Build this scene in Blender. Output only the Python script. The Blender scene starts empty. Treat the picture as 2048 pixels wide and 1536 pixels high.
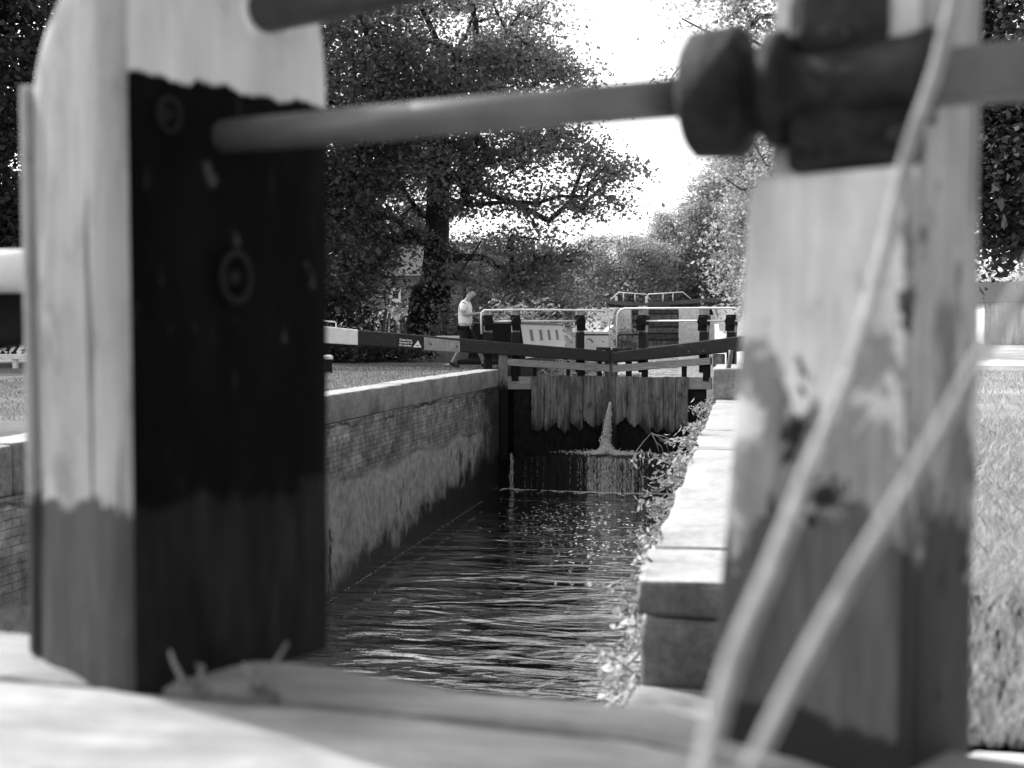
import bpy, math, random
import numpy as np
from mathutils import Vector, Matrix
random.seed(7)
RNG = np.random.default_rng(11)
S = bpy.context.scene
R = math.radians

# ------------------------------------------------------------------ camera, sky, sun, exposure
CAMZ, YAW, PITCH, FPX = 0.83, R(10.94), R(2.53), 2400.0
cd = bpy.data.cameras.new('camera'); cam = bpy.data.objects.new('camera', cd)
S.collection.objects.link(cam); S.camera = cam
cam.location = (0, 0, CAMZ); cam.rotation_euler = (R(90) - PITCH, 0, YAW)
cd.sensor_width = 36.0; cd.lens = FPX / 2048 * 36.0
cd.clip_start = 0.05; cd.clip_end = 3000
cd.dof.use_dof = True; cd.dof.focus_distance = 23.0; cd.dof.aperture_fstop = 2.7

SUN_AZ, SUN_EL = R(-64), R(46)          # azimuth from +Y (ahead), negative = to the left
w = bpy.data.worlds.new('World'); S.world = w; w.use_nodes = True
wn = w.node_tree.nodes; wl = w.node_tree.links
bg = wn['Background']
sky = wn.new('ShaderNodeTexSky'); sky.sky_type = 'NISHITA'; sky.sun_disc = False
sky.sun_elevation = SUN_EL; sky.sun_rotation = SUN_AZ; sky.dust_density = 3.0; sky.air_density = 1.0
bw = wn.new('ShaderNodeRGBToBW'); wl.new(sky.outputs[0], bw.inputs[0]); wl.new(bw.outputs[0], bg.inputs[0])
bg.inputs[1].default_value = 0.15
sl = bpy.data.lights.new('sun', 'SUN'); so = bpy.data.objects.new('sun', sl); S.collection.objects.link(so)
sl.energy = 2.0; sl.angle = R(0.53); sl.color = (1.0, 1.0, 1.0)
sd = Vector((math.sin(SUN_AZ) * math.cos(SUN_EL), math.cos(SUN_AZ) * math.cos(SUN_EL), math.sin(SUN_EL)))
so.rotation_euler = (-sd).to_track_quat('-Z', 'Y').to_euler(); so.location = (-20, 10, 30)
S.view_settings.view_transform = 'Standard'; S.view_settings.look = 'None'
S.view_settings.exposure = 1.58; S.view_settings.gamma = 1.0
S.render.engine = 'CYCLES'
S.cycles.max_bounces = 6; S.cycles.diffuse_bounces = 3; S.cycles.transmission_bounces = 4
S.cycles.transparent_max_bounces = 8; S.cycles.caustics_reflective = False; S.cycles.caustics_refractive = False

# ------------------------------------------------------------------ where a point of the place is
RM = cam.rotation_euler.to_matrix()
CL = Vector(cam.location)
def ray(px, py): return RM @ Vector(((px - 1024) / FPX, (768 - py) / FPX, -1))
def PD(px, py, d): return CL + ray(px, py) * d
def PZ(px, py, z):
    r = ray(px, py); return CL + r * ((z - CAMZ) / r.z)
def PY(px, py, Y):
    r = ray(px, py); return CL + r * (Y / r.y)

# ------------------------------------------------------------------ mesh helpers
class MB:
    def __init__(s): s.v = []; s.f = []; s.mi = []
    def add(s, vs, fs, mi=0):
        o = len(s.v); s.v += [tuple(p) for p in vs]; s.f += [tuple(i + o for i in f) for f in fs]; s.mi += [mi] * len(fs)
    def hexa(s, p, mi=0):      # 8 corners: bottom ring 0-3, top ring 4-7
        s.add(p, [(3, 2, 1, 0), (4, 5, 6, 7), (0, 1, 5, 4), (1, 2, 6, 5), (2, 3, 7, 6), (3, 0, 4, 7)], mi)
    def box(s, x0, x1, y0, y1, z0, z1, mi=0):
        s.hexa([(x0, y0, z0), (x1, y0, z0), (x1, y1, z0), (x0, y1, z0), (x0, y0, z1), (x1, y0, z1), (x1, y1, z1), (x0, y1, z1)], mi)
    def tube(s, pts, rad, n=10, cap=True, mi=0):
        pts = [Vector(p) for p in pts]
        if not hasattr(rad, '__len__'): rad = [rad] * len(pts)
        rings = []; up = None
        for i, p in enumerate(pts):
            t = (pts[min(i + 1, len(pts) - 1)] - pts[max(i - 1, 0)]).normalized()
            if up is None: up = Vector((0, 0, 1)) if abs(t.z) < .9 else Vector((1, 0, 0))
            a = t.cross(up).normalized(); b = a.cross(t).normalized(); up = b
            rings.append([p + (a * math.cos(k * 2 * math.pi / n) + b * math.sin(k * 2 * math.pi / n)) * rad[i] for k in range(n)])
        vs = [q for r_ in rings for q in r_]; fs = []
        for i in range(len(pts) - 1):
            for k in range(n):
                fs.append((i * n + k, i * n + (k + 1) % n, (i + 1) * n + (k + 1) % n, (i + 1) * n + k))
        if cap: fs.append(tuple(range(n))[::-1]); fs.append(tuple((len(pts) - 1) * n + k for k in range(n)))
        s.add(vs, fs, mi)
    def lathe(s, p0, axis, prof, n=24, mi=0):          # prof: (distance along axis, radius)
        axis = Vector(axis).normalized(); p0 = Vector(p0)
        up = Vector((0, 0, 1)) if abs(axis.z) < .9 else Vector((1, 0, 0))
        a = axis.cross(up).normalized(); b = a.cross(axis)
        vs = []; fs = []
        for (t, r_) in prof:
            for k in range(n):
                an = k * 2 * math.pi / n
                vs.append(p0 + axis * t + (a * math.cos(an) + b * math.sin(an)) * max(r_, 1e-4))
        for i in range(len(prof) - 1):
            for k in range(n):
                fs.append((i * n + k, i * n + (k + 1) % n, (i + 1) * n + (k + 1) % n, (i + 1) * n + k))
        s.add(vs, fs, mi)

def link(o, parent=None):
    S.collection.objects.link(o)
    if parent: o.parent = parent
    return o
def wloc(o):
    v = Vector(o.location)
    while o.parent: o = o.parent; v += Vector(o.location)
    return v
def tag(o, label=None, cat=None, group=None, kind=None):
    if label: o['label'] = label
    if cat: o['category'] = cat
    if group: o['group'] = group
    if kind: o['kind'] = kind
    return o
def thing(name, loc, label, cat, group=None):
    o = bpy.data.objects.new(name, None); o.location = loc; o.empty_display_size = .2
    link(o); return tag(o, label, cat, group)
def obj(name, mb, mats, parent=None, bevel=0, smooth=False, origin=None, seg=2):
    me = bpy.data.meshes.new(name)
    org = wloc(parent) if parent else Vector(origin or (0, 0, 0))
    me.from_pydata([Vector(p) - org for p in mb.v], [], mb.f)
    if not isinstance(mats, (list, tuple)): mats = [mats]
    for m in mats: me.materials.append(m)
    if len(mats) > 1: me.polygons.foreach_set('material_index', mb.mi)
    if smooth: me.polygons.foreach_set('use_smooth', [True] * len(me.polygons))
    me.update()
    o = bpy.data.objects.new(name, me)
    if not parent: o.location = org
    link(o, parent)
    if bevel:
        b = o.modifiers.new('bevel', 'BEVEL'); b.width = bevel; b.segments = seg; b.limit_method = 'ANGLE'; b.angle_limit = R(40)
    return o
def obj_np(name, V, F, mat, parent=None, origin=None, smooth=False):
    me = bpy.data.meshes.new(name)
    org = wloc(parent) if parent else Vector(origin or (0, 0, 0))
    V = np.asarray(V, dtype=np.float32) - np.array(org, dtype=np.float32); F = np.asarray(F, dtype=np.int32)
    k = F.shape[1]
    me.vertices.add(len(V)); me.vertices.foreach_set('co', V.ravel())
    me.loops.add(F.size); me.loops.foreach_set('vertex_index', F.ravel())
    me.polygons.add(len(F)); me.polygons.foreach_set('loop_start', np.arange(0, F.size, k, dtype=np.int32))
    try: me.polygons.foreach_set('loop_total', np.full(len(F), k, dtype=np.int32))
    except Exception: pass
    if smooth: me.polygons.foreach_set('use_smooth', np.ones(len(F), dtype=bool))
    me.materials.append(mat); me.update(calc_edges=True); me.validate()
    o = bpy.data.objects.new(name, me)
    if not parent: o.location = org
    return link(o, parent)

# ------------------------------------------------------------------ material helper (black-and-white place: every value is a grey)
class G:
    def __init__(s, name):
        s.m = bpy.data.materials.new(name); s.m.use_nodes = True
        s.t = s.m.node_tree; s.p = s.t.nodes['Principled BSDF']; s.out = s.t.nodes['Material Output']
    def n(s, typ, **k):
        nd = s.t.nodes.new(typ)
        for a, v in k.items(): setattr(nd, a, v)
        return nd
    def put(s, sock, v):
        if hasattr(v, 'node'): s.t.links.new(v, sock)
        elif sock.type == 'RGBA': sock.default_value = (v, v, v, 1)
        else: sock.default_value = v
    def pos(s, sc=(1, 1, 1), rot=(0, 0, 0), local=False):
        src = s.n('ShaderNodeTexCoord').outputs['Object'] if local else s.n('ShaderNodeNewGeometry').outputs['Position']
        mp = s.n('ShaderNodeMapping'); s.t.links.new(src, mp.inputs[0]); mp.inputs['Scale'].default_value = sc; mp.inputs['Rotation'].default_value = rot
        return mp.outputs[0]
    def z(s): return s.xyz(2)
    def xyz(s, i):
        sp = s.n('ShaderNodeSeparateXYZ'); s.t.links.new(s.n('ShaderNodeNewGeometry').outputs['Position'], sp.inputs[0]); return sp.outputs[i]
    def noise(s, vec, scale=5, detail=6, rough=.6, dist=0):
        nd = s.n('ShaderNodeTexNoise'); s.t.links.new(vec, nd.inputs['Vector'])
        nd.inputs['Scale'].default_value = scale; nd.inputs['Detail'].default_value = detail
        nd.inputs['Roughness'].default_value = rough; nd.inputs['Distortion'].default_value = dist
        return nd.outputs[0]
    def vor(s, vec, scale=5, feature='F1'):
        nd = s.n('ShaderNodeTexVoronoi', feature=feature); s.t.links.new(vec, nd.inputs['Vector']); nd.inputs['Scale'].default_value = scale
        return nd.outputs['Distance']
    def math(s, op, a, b=0.0, c=0.0):
        nd = s.n('ShaderNodeMath', operation=op); s.put(nd.inputs[0], a); s.put(nd.inputs[1], b); s.put(nd.inputs[2], c); return nd.outputs[0]
    def mr(s, v, a, b, c=0.0, d=1.0):
        nd = s.n('ShaderNodeMapRange'); s.put(nd.inputs[0], v)
        for i, x in zip((1, 2, 3, 4), (a, b, c, d)): s.put(nd.inputs[i], x)
        nd.clamp = True; return nd.outputs[0]
    def mix(s, f, a, b):
        nd = s.n('ShaderNodeMix', data_type='FLOAT'); s.put(nd.inputs[0], f); s.put(nd.inputs[2], a); s.put(nd.inputs[3], b); return nd.outputs[0]
    def island(s): return s.n('ShaderNodeNewGeometry').outputs['Random Per Island']
    def done(s, col, rough=.8, bump=None, bstr=.3, bdist=.01, spec=.3):
        s.put(s.p.inputs['Base Color'], col); s.put(s.p.inputs['Roughness'], rough); s.p.inputs['Specular IOR Level'].default_value = spec
        if bump is not None:
            b = s.n('ShaderNodeBump'); b.inputs['Strength'].default_value = bstr; b.inputs['Distance'].default_value = bdist
            s.t.links.new(bump, b.inputs['Height']); s.t.links.new(b.outputs[0], s.p.inputs['Normal'])
        return s.m

def plain(name, lo, hi, scale=6, rough=.7, bstr=.3, bdist=.005, sc=(1, 1, 1), spec=.3, local=False):
    g = G(name); p = g.pos(sc, local=local); n = g.noise(p, scale, 8, .65)
    return g.done(g.mr(n, .3, .7, lo, hi), rough, n, bstr, bdist, spec)

def leaf_mat(name, lo, hi, trans=.35, rough=.5):
    g = G(name); v = g.mr(g.island(), 0, 1, lo, hi)
    d = g.n('ShaderNodeBsdfDiffuse'); t = g.n('ShaderNodeBsdfTranslucent'); gl = g.n('ShaderNodeBsdfGlossy')
    g.put(d.inputs[0], v); g.put(t.inputs[0], g.math('MULTIPLY', v, 1.3)); gl.inputs[0].default_value = (.5, .5, .5, 1); gl.inputs[1].default_value = rough
    m1 = g.n('ShaderNodeMixShader'); m1.inputs[0].default_value = trans
    g.t.links.new(d.outputs[0], m1.inputs[1]); g.t.links.new(t.outputs[0], m1.inputs[2])
    m2 = g.n('ShaderNodeMixShader'); m2.inputs[0].default_value = .02
    g.t.links.new(m1.outputs[0], m2.inputs[1]); g.t.links.new(gl.outputs[0], m2.inputs[2])
    g.t.links.new(m2.outputs[0], g.out.inputs[0]); return g.m

M = {}
M['black_paint'] = plain('black_paint', .004, .012, 14, .7, .25, .003, spec=.15)
M['white_paint'] = plain('white_paint', .62, .82, 8, .5, .2, .003)
M['iron'] = plain('iron', .006, .022, 30, .6, .4, .003, spec=.2)
M['grey_iron'] = plain('grey_iron', .06, .12, 20, .5, .3, .002)
M['wood'] = plain('weathered_wood', .16, .38, 6, .85, .5, .01, (6, 6, 1.2))
M['dark_wood'] = plain('dark_wood', .004, .02, 6, .85, .5, .01, (3, 3, 1), spec=.12)
M['white_pipe'] = plain('white_pipe', .7, .85, 10, .35, .05, .001)
M['pale_stone'] = plain('pale_stone', .48, .76, 3.5, .9, .4, .01)
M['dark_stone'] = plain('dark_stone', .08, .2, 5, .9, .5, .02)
M['bark'] = plain('bark', .012, .05, 8, .95, .8, .03, (2, 2, .6))
M['pale_bark'] = plain('pale_bark', .05, .14, 8, .95, .8, .03, (2, 2, .6))
M['leaf_dark'] = leaf_mat('leaf_dark', .035, .075, .4)
M['leaf_mid'] = leaf_mat('leaf_mid', .14, .26, .5)
M['leaf_light'] = leaf_mat('leaf_light', .25, .36, .5)  # grey raised to carry the sunlight and glare on the far trees
M['leaf_pale'] = leaf_mat('leaf_pale', .42, .62, .45)
M['grass_dry'] = leaf_mat('grass_dry', .22, .5, .3)
M['grass_short'] = leaf_mat('grass_short', .10, .24, .3)

# ------------------------------------------------------------------ layout of the lock
H_W = -2.60                                # water in the empty chamber
WL = -5.18; WR = -0.33                     # chamber wall faces
Y_END = 25.3                               # upper end of the chamber
Y_R0 = PZ(1290, 1165, 0).y                 # near end of the right-hand coping
POND = -0.32
def sstep(t): t = np.clip(t, 0, 1); return t * t * (3 - 2 * t)
def gz(y): y = np.asarray(y, float); return .6 * sstep((y - 40) / 20) + 2.4 * sstep((y - 96) / 14)

# ground: one sheet with openings for the chamber and the pound above it
def strip(mb, x0, x1, ys, nx=1):
    for i in range(len(ys) - 1):
        za, zb = float(gz(ys[i])), float(gz(ys[i + 1]))
        for k in range(nx):
            a0, b0, a1, b1 = (x0(ys[i]) if callable(x0) else x0), (x1(ys[i]) if callable(x1) else x1), (x0(ys[i + 1]) if callable(x0) else x0), (x1(ys[i + 1]) if callable(x1) else x1)
            mb.add([(a0, ys[i], za), (b0, ys[i], za), (b1, ys[i + 1], zb), (a1, ys[i + 1], zb)], [(0, 1, 2, 3)])
def PLf(y): return -7.3 - 4.2 * (y - 28) / 83     # banks of the pound, which bends to the left
def PRf(y): return 1.0 - 3.5 * (y - 28) / 83
g = G('lawn'); p = g.pos()
n1 = g.noise(p, .5, 6, .6); n2 = g.noise(p, 9, 8, .75); n3 = g.noise(p, 60, 4, .7)
c = g.mix(g.mr(n1, .4, .62), g.mr(n2, .3, .7, .11, .22), g.mr(n2, .3, .7, .18, .34))
c = g.math('MULTIPLY', c, g.mr(n3, .3, .7, .6, 1.25))
# dry and pale on the towpath side, right of the lock
c = g.math('MULTIPLY', c, g.mr(g.xyz(0), -2.5, 0.5, .85, 1.7))
M['lawn'] = g.done(c, .95, n3, .8, .04, .1)
mb = MB()
ys = [-8, 0, 8, 16, 25.45, 27.6] + list(np.linspace(30, 120, 31)) + [200, 500, 1500]
yl = [y for y in ys if y <= 27.6]; yp = [27.6] + [y for y in ys if 27.6 < y < 111] + [111.0]; yf = [111.0] + [y for y in ys if y > 111]
strip(mb, -900, WL - .38, yl); strip(mb, WR + .75, 900, yl)
strip(mb, -900, PLf, yp); strip(mb, PRf, 900, yp); strip(mb, PLf, -5.7, [27.6, 28.8]); strip(mb, -900, 900, yf)
lawn = tag(obj('lawn', mb, M['lawn']), 'mown grass banks on both sides of the canal lock', 'lawn', kind='structure')

# towpath on the right bank, pale and sunlit; and the paved apron beside the near gate
M['path'] = plain('path', .5, .7, 2, .95, .5, .01)
mb = MB()
ps = [(PZ(1975, 712, 0.004), PZ(1975, 699, 0.2))]
mb.add([(2.5, 30, .006), (40, 30, .006), (40, 40, .006), (2.5, 40, .006)], [(0, 1, 2, 3)])
tag(obj('path', mb, M['path']), 'pale gravel towpath crossing the right bank', 'path', kind='structure')
mb = MB(); mb.box(WR + .76, 6, -3, 2.45, -.4, .012)
tag(obj('pavement', mb, M['path'], bevel=.02), 'pale concrete apron beside the near gate', 'pavement', kind='structure')

# water in the chamber: dark, rippled, brighter ripples towards the near end
g = G('chamber_water'); p = g.pos((.42, 1, 1))
n1 = g.noise(p, 1.6, 2, .45, .8); n2 = g.noise(g.pos((.38, 1, 1)), 5.5, 2, .5, .8); n3 = g.noise(g.pos((.8, 1, 1)), 32, 2, .5)
h = g.math('ADD', g.math('MULTIPLY', n1, 1.0), g.math('ADD', g.math('MULTIPLY', n2, .24), g.math('MULTIPLY', n3, .03)))
M['water'] = g.done(.002, .03, g.math('MULTIPLY', h, g.mr(g.xyz(1), 19, 9, .7, 1.35)), 1.0, .15, .5)
gl = g.n('ShaderNodeBsdfGlossy'); gl.inputs[0].default_value = (1, 1, 1, 1); gl.inputs[1].default_value = .02
fr = g.n('ShaderNodeFresnel'); fr.inputs[0].default_value = 1.34; bn = [q for q in g.t.nodes if q.type == 'BUMP'][0]
g.t.links.new(bn.outputs[0], gl.inputs['Normal']); g.t.links.new(bn.outputs[0], fr.inputs['Normal'])
ms_ = g.n('ShaderNodeMixShader'); g.t.links.new(g.math('MINIMUM', g.math('MULTIPLY', fr.outputs[0], 3.2), 1.0), ms_.inputs[0]); g.p.inputs['Specular IOR Level'].default_value = 0
g.t.links.new(g.p.outputs[0], ms_.inputs[1]); g.t.links.new(gl.outputs[0], ms_.inputs[2]); g.t.links.new(ms_.outputs[0], g.out.inputs[0])
mb = MB(); mb.add([(WL - .3, -6, H_W), (WR + .3, -6, H_W), (WR + .3, Y_END + .4, H_W), (WL - .3, Y_END + .4, H_W)], [(0, 1, 2, 3)])
tag(obj('water', mb, M['water']), 'dark rippled water in the emptied lock chamber', 'water', kind='structure')
mb = MB(); mb.add([(-8, 26.62, POND), (1.5, 26.62, POND), (-2, 112, POND), (-12, 112, POND)], [(0, 1, 2, 3)])
tag(obj('water', mb, M['water']), 'water of the canal pound above the far gates', 'water', kind='structure')

# ------------------------------------------------------------------ left chamber wall
g = G('chamber_brick')
sp = g.n('ShaderNodeCombineXYZ'); g.t.links.new(g.xyz(1), sp.inputs[0]); g.t.links.new(g.xyz(2), sp.inputs[1])
yz = sp.outputs[0]
br = g.n('ShaderNodeTexBrick'); g.t.links.new(yz, br.inputs['Vector']); br.inputs['Scale'].default_value = 1.0
br.inputs['Brick Width'].default_value = .225; br.inputs['Row Height'].default_value = .066; br.inputs['Mortar Size'].default_value = .005; br.inputs['Mortar Smooth'].default_value = .4
br.inputs['Color1'].default_value = (.32, .32, .32, 1); br.inputs['Color2'].default_value = (.42, .42, .42, 1); br.inputs['Mortar'].default_value = (.2, .2, .2, 1)
pw = g.pos(); z = g.xyz(2)
nA = g.noise(pw, .9, 8, .65); nB = g.noise(pw, 7, 8, .7); nC = g.noise(g.pos((1, .9, .62)), 1.5, 9, .7, .4)
brick = g.math('MULTIPLY', br.outputs[0], g.mr(nB, .28, .72, .3, 1.45))
brick = g.math('MULTIPLY', brick, g.mr(nA, .35, .65, .5, 1.2)); brick = g.math('MULTIPLY', brick, g.mr(g.noise(g.pos((1, .6, 1)), 2.2, 9, .75), .35, .6, .5, 1.1))
rend = g.math('MULTIPLY', g.mr(nB, .3, .7, .22, .52), g.mr(nC, .3, .6, .6, 1.1))
ns = g.noise(g.pos((1, .5, 1)), 1.0, 9, .62)
zr = g.math('ADD', z, g.mr(ns, .3, .7, -.13, .13))
rf = g.mr(g.math('ADD', zr, g.mr(nB, .3, .7, -.06, .06)), -1.08, -1.22)                                   # render (1) below bricks (0)
col = g.mix(rf, brick, rend)
edge = g.math('MULTIPLY', g.mr(zr, -1.2, -1.16), g.mr(zr, -1.10, -1.15)); col = g.mix(g.math('MULTIPLY', edge, g.mr(nA, .42, .58, .0, .6)), col, .03)
gap = g.math('ADD', z, g.mr(g.noise(g.pos((1, .6, 1)), 1.6, 9, .7), .3, .7, -.10, .10)); gp = g.math('MULTIPLY', g.mr(gap, -.47, -.45), g.mr(gap, -.40, -.42)); col = g.mix(g.math('MULTIPLY', gp, g.mr(nA, .42, .56, .1, .9)), col, .015)
# wet streaks and the black tide line above the water
st = g.mr(nC, .58, .66); st = g.math('MULTIPLY', st, g.mr(z, -1.0, -1.5)); col = g.mix(g.math('MULTIPLY', st, .9), col, .02)
nT = g.noise(g.pos((1, 1, 1)), 1.5, 8, .6); tl = g.mr(g.xyz(1), 14.5, 23.5, -2.32, -1.78); tide = g.mr(g.math('SUBTRACT', g.math('ADD', z, g.math('ADD', g.mr(nT, .3, .7, .22, -.22), g.math('ADD', g.mr(nB, .3, .7, .12, -.12), g.mr(g.noise(g.pos((1, 1.2, .9)), 4, 7, .65), .35, .65, .10, -.10)))), tl), .13, -.16); col = g.mix(g.math('MULTIPLY', tide, .96), col, .008)
far = g.mr(g.math('ADD', g.xyz(1), g.mr(nC, .3, .7, 1.2, -1.2)), 22.6, 24.2); col = g.mix(g.math('MULTIPLY', far, .9), col, .012)
M['chamber_brick'] = g.done(col, g.mr(tide, 0, 1, .9, .4), g.math('ADD', g.math('MULTIPLY', nB, .7), g.math('MULTIPLY', g.math('MULTIPLY', br.outputs['Fac'], g.math('SUBTRACT', 1.0, rf)), -.5)), .6, .02, .2)
def coping_mat(name, lo, hi, top):
    g = G(name); p = g.pos(); n = g.noise(p, 2.2, 8, .65); n2 = g.noise(p, 22, 6, .7)
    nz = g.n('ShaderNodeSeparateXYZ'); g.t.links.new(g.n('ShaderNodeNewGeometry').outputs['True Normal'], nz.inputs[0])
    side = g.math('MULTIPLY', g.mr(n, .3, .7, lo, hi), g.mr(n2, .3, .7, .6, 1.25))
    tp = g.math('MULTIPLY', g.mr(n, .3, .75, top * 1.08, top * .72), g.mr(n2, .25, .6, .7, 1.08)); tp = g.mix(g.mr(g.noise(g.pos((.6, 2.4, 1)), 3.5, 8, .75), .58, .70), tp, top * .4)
    c = g.mix(g.mr(nz.outputs[2], .45, .8), side, tp)          # brighter on top, darker on the sides
    return g.done(c, .9, n2, .5, .012, .2)
M['coping_left'] = coping_mat('coping_left', .14, .32, .33)
M['coping_right'] = coping_mat('coping_right', .10, .26, .32)

lw = thing('lock_wall', (WL, 12, 0), 'long shaded brick side wall of the chamber with patched render above black water', 'lock wall')
mb = MB(); mb.box(WL - .9, WL, -6, Y_END, -4.0, -.36)
obj('brick_face', mb, M['chamber_brick'], lw)
def wob_block(x0, x1, y0, y1, z0, z1, amp=.012, seed=0, nx=6, ny=12, nz=5):
    """a worn stone: a subdivided box whose corners are knocked back"""
    rg = np.random.default_rng(seed); mb = MB(); idx = {}
    def key(i, j, k):
        if (i, j, k) not in idx:
            def tt(i, n, a, b):
                e = min(.02, (b - a) * .2)
                return a if i == 0 else b if i == n else a + e + (b - a - 2 * e) * (i - 1) / (n - 2)
            x, y, z_ = tt(i, nx, x0, x1), tt(j, ny, y0, y1), tt(k, nz, z0, z1)
            d = rg.normal(0, amp, 3) * (.3 + .7 * (j not in (0, 1, ny - 1, ny)))
            cx = sum([i in (0, nx), j in (0, ny), k in (0, nz)])
            if cx >= 2:
                ctr = ((x0 + x1) / 2, (y0 + y1) / 2, (z0 + z1) / 2)
                s_ = .008 * (cx - 1) * rg.uniform(.5, 1.5)
                d += np.array([-s_ * np.sign(x - ctr[0]) if i in (0, nx) else 0, -s_ * np.sign(y - ctr[1]) * .6 if j in (0, ny) else 0, -s_ * .8 * np.sign(z_ - ctr[2]) if k in (0, nz) else 0])
            idx[(i, j, k)] = len(mb.v); mb.v.append((x + d[0], y + d[1], z_ + d[2] * .6))
        return idx[(i, j, k)]
    for (n1_, n2_, f, flip) in ((nx, ny, lambda a, b: (a, b, 0), 1), (nx, ny, lambda a, b: (a, b, nz), 0), (nx, nz, lambda a, b: (a, 0, b), 0), (nx, nz, lambda a, b: (a, ny, b), 1), (ny, nz, lambda a, b: (0, a, b), 1), (ny, nz, lambda a, b: (nx, a, b), 0)):
        for a in range(n1_):
            for b in range(n2_):
                q = [key(*f(a, b)), key(*f(a + 1, b)), key(*f(a + 1, b + 1)), key(*f(a, b + 1))]
                mb.f.append(tuple(q[::-1] if flip else q)); mb.mi.append(0)
    return mb
y = -6.0; k = 0
while y < Y_END - .2:
    L = min(random.uniform(1.5, 2.3), Y_END - y)
    if Y_END - (y + L) < .6: L = Y_END - y
    rg_ = random.uniform(-.008, .008)
    b = wob_block(WL - .40, WL + .02 + rg_, y + .004, y + L - .004, -.355, .015 + rg_, .006, k)
    obj('coping_stone', b, M['coping_left'], lw, smooth=True); y += L; k += 1

# ------------------------------------------------------------------ right chamber wall
g = G('chamber_brick_right'); p = g.pos(); n = g.noise(p, 3, 8, .65)
M['wall_right'] = g.done(g.mr(n, .3, .7, .02, .12), .9, n, .6, .02)
rw = thing('lock_wall', (WR, 12, 0), 'right hand lock wall with broad sunlit white coping stones and hanging weeds', 'lock wall')
mb = MB(); mb.box(WR + .02, WR + .9, Y_R0 + .03, Y_END, -4.0, -.30)
obj('brick_face', mb, M['wall_right'], rw)
b = wob_block(WR, WR + .74, Y_R0 + .012, Y_R0 + 1.5, -.36, -.125, .006, 51); obj('lower_stone', b, M['coping_right'], rw, smooth=True)
y = Y_R0; k = 100
for L in (.62, 1.75, 2.1, 1.6, 2.0, 1.9, 2.2, 1.8, 2.0, 2.1, 1.9, 2.0):
    L = min(L, Y_END - y)
    if L < .1: break
    dz = random.uniform(-.006, .006); dx = random.uniform(-.02, .02)
    b = wob_block(WR + dx, WR + .75, y + .004, y + L - .004, -.115 if k < 101 else -.3, .012 + dz, .009, k)
    obj('coping_stone', b, M['coping_right'], rw, smooth=True); y += L; k += 1
b = wob_block(WR - .03, WR + .6, 14.4, 16.2, .02, .385, .008, 77); o = obj('quoin_block', b, M['coping_right'], rw, smooth=True)
o['label'] = 'raised white quoin block'
mb = MB(); mb.tube([PD(1462, 700, 14.25), PD(1461, 715, 14.25), PD(1455, 745, 14.25), PD(1455, 801, 14.25)], .028, 8)
obj('iron_strap', mb, M['grey_iron'], rw, smooth=True)
b = wob_block(WR - .02, WR + 1.6, 1.2, Y_R0 + .01, -.75, -.345, .006, 78); obj('recess_ledge', b, M['dark_stone'], rw, smooth=True)  # darker stone stands in for the shade on this ledge
mb = MB(); mb.box(WR + .7, WR + 1.2, 2.46, Y_R0 + .02, -.7, .0); obj('recess_back', mb, M['dark_stone'], rw)

# ------------------------------------------------------------------ cill below the far gates
ci = thing('lock_cill', (-2.7, Y_END + .2, H_W), 'dark wet stone cill with water spilling over its curved edge', 'cill')
mb = MB(); N = 28
zc = PY(1120, 912, Y_END + .1).z
def cill_y(t): return Y_END + .30 - .28 * math.sin(math.pi * t)
pts = [(WL - .2 + (WR - WL + .4) * i / N, cill_y(i / N)) for i in range(N + 1)]
for i in range(N):
    (xa, ya), (xb, yb) = pts[i], pts[i + 1]
    za = zc - .16 * max(0, 1 - i / 6.0); zb = zc - .16 * max(0, 1 - (i + 1) / 6.0)
    mb.hexa([(xa, ya, H_W - 1), (xb, yb, H_W - 1), (xb, 28, H_W - 1), (xa, 28, H_W - 1), (xa, ya, za), (xb, yb, zb), (xb, 28, zb + .05), (xa, 28, za + .05)])
g = G('wet_stone'); n = g.noise(g.pos((1, 1, .3)), 5, 8, .65)
M['wet_stone'] = g.done(g.mr(n, .35, .75, .003, .02), .35, n, .8, .03, .3)
obj('cill_face', mb, M['wet_stone'], ci)
# wing walls that carry the gates' heel posts
M['quoin'] = plain('quoin', .006, .03, 4, .85, .6, .03, spec=.12)
for (x0, x1, lab) in ((WL - .9, WL - .13, 'left'), (WR + .02, WR + .9, 'right')):
    q = obj('wing_wall', MB(), M['quoin'], ci) if 0 else None
    mb = MB(); mb.box(x0, x1, Y_END + .004, 28.2, -4.0, -.01)
    obj('wing_wall', mb, M['quoin'], ci, bevel=.05)

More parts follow.
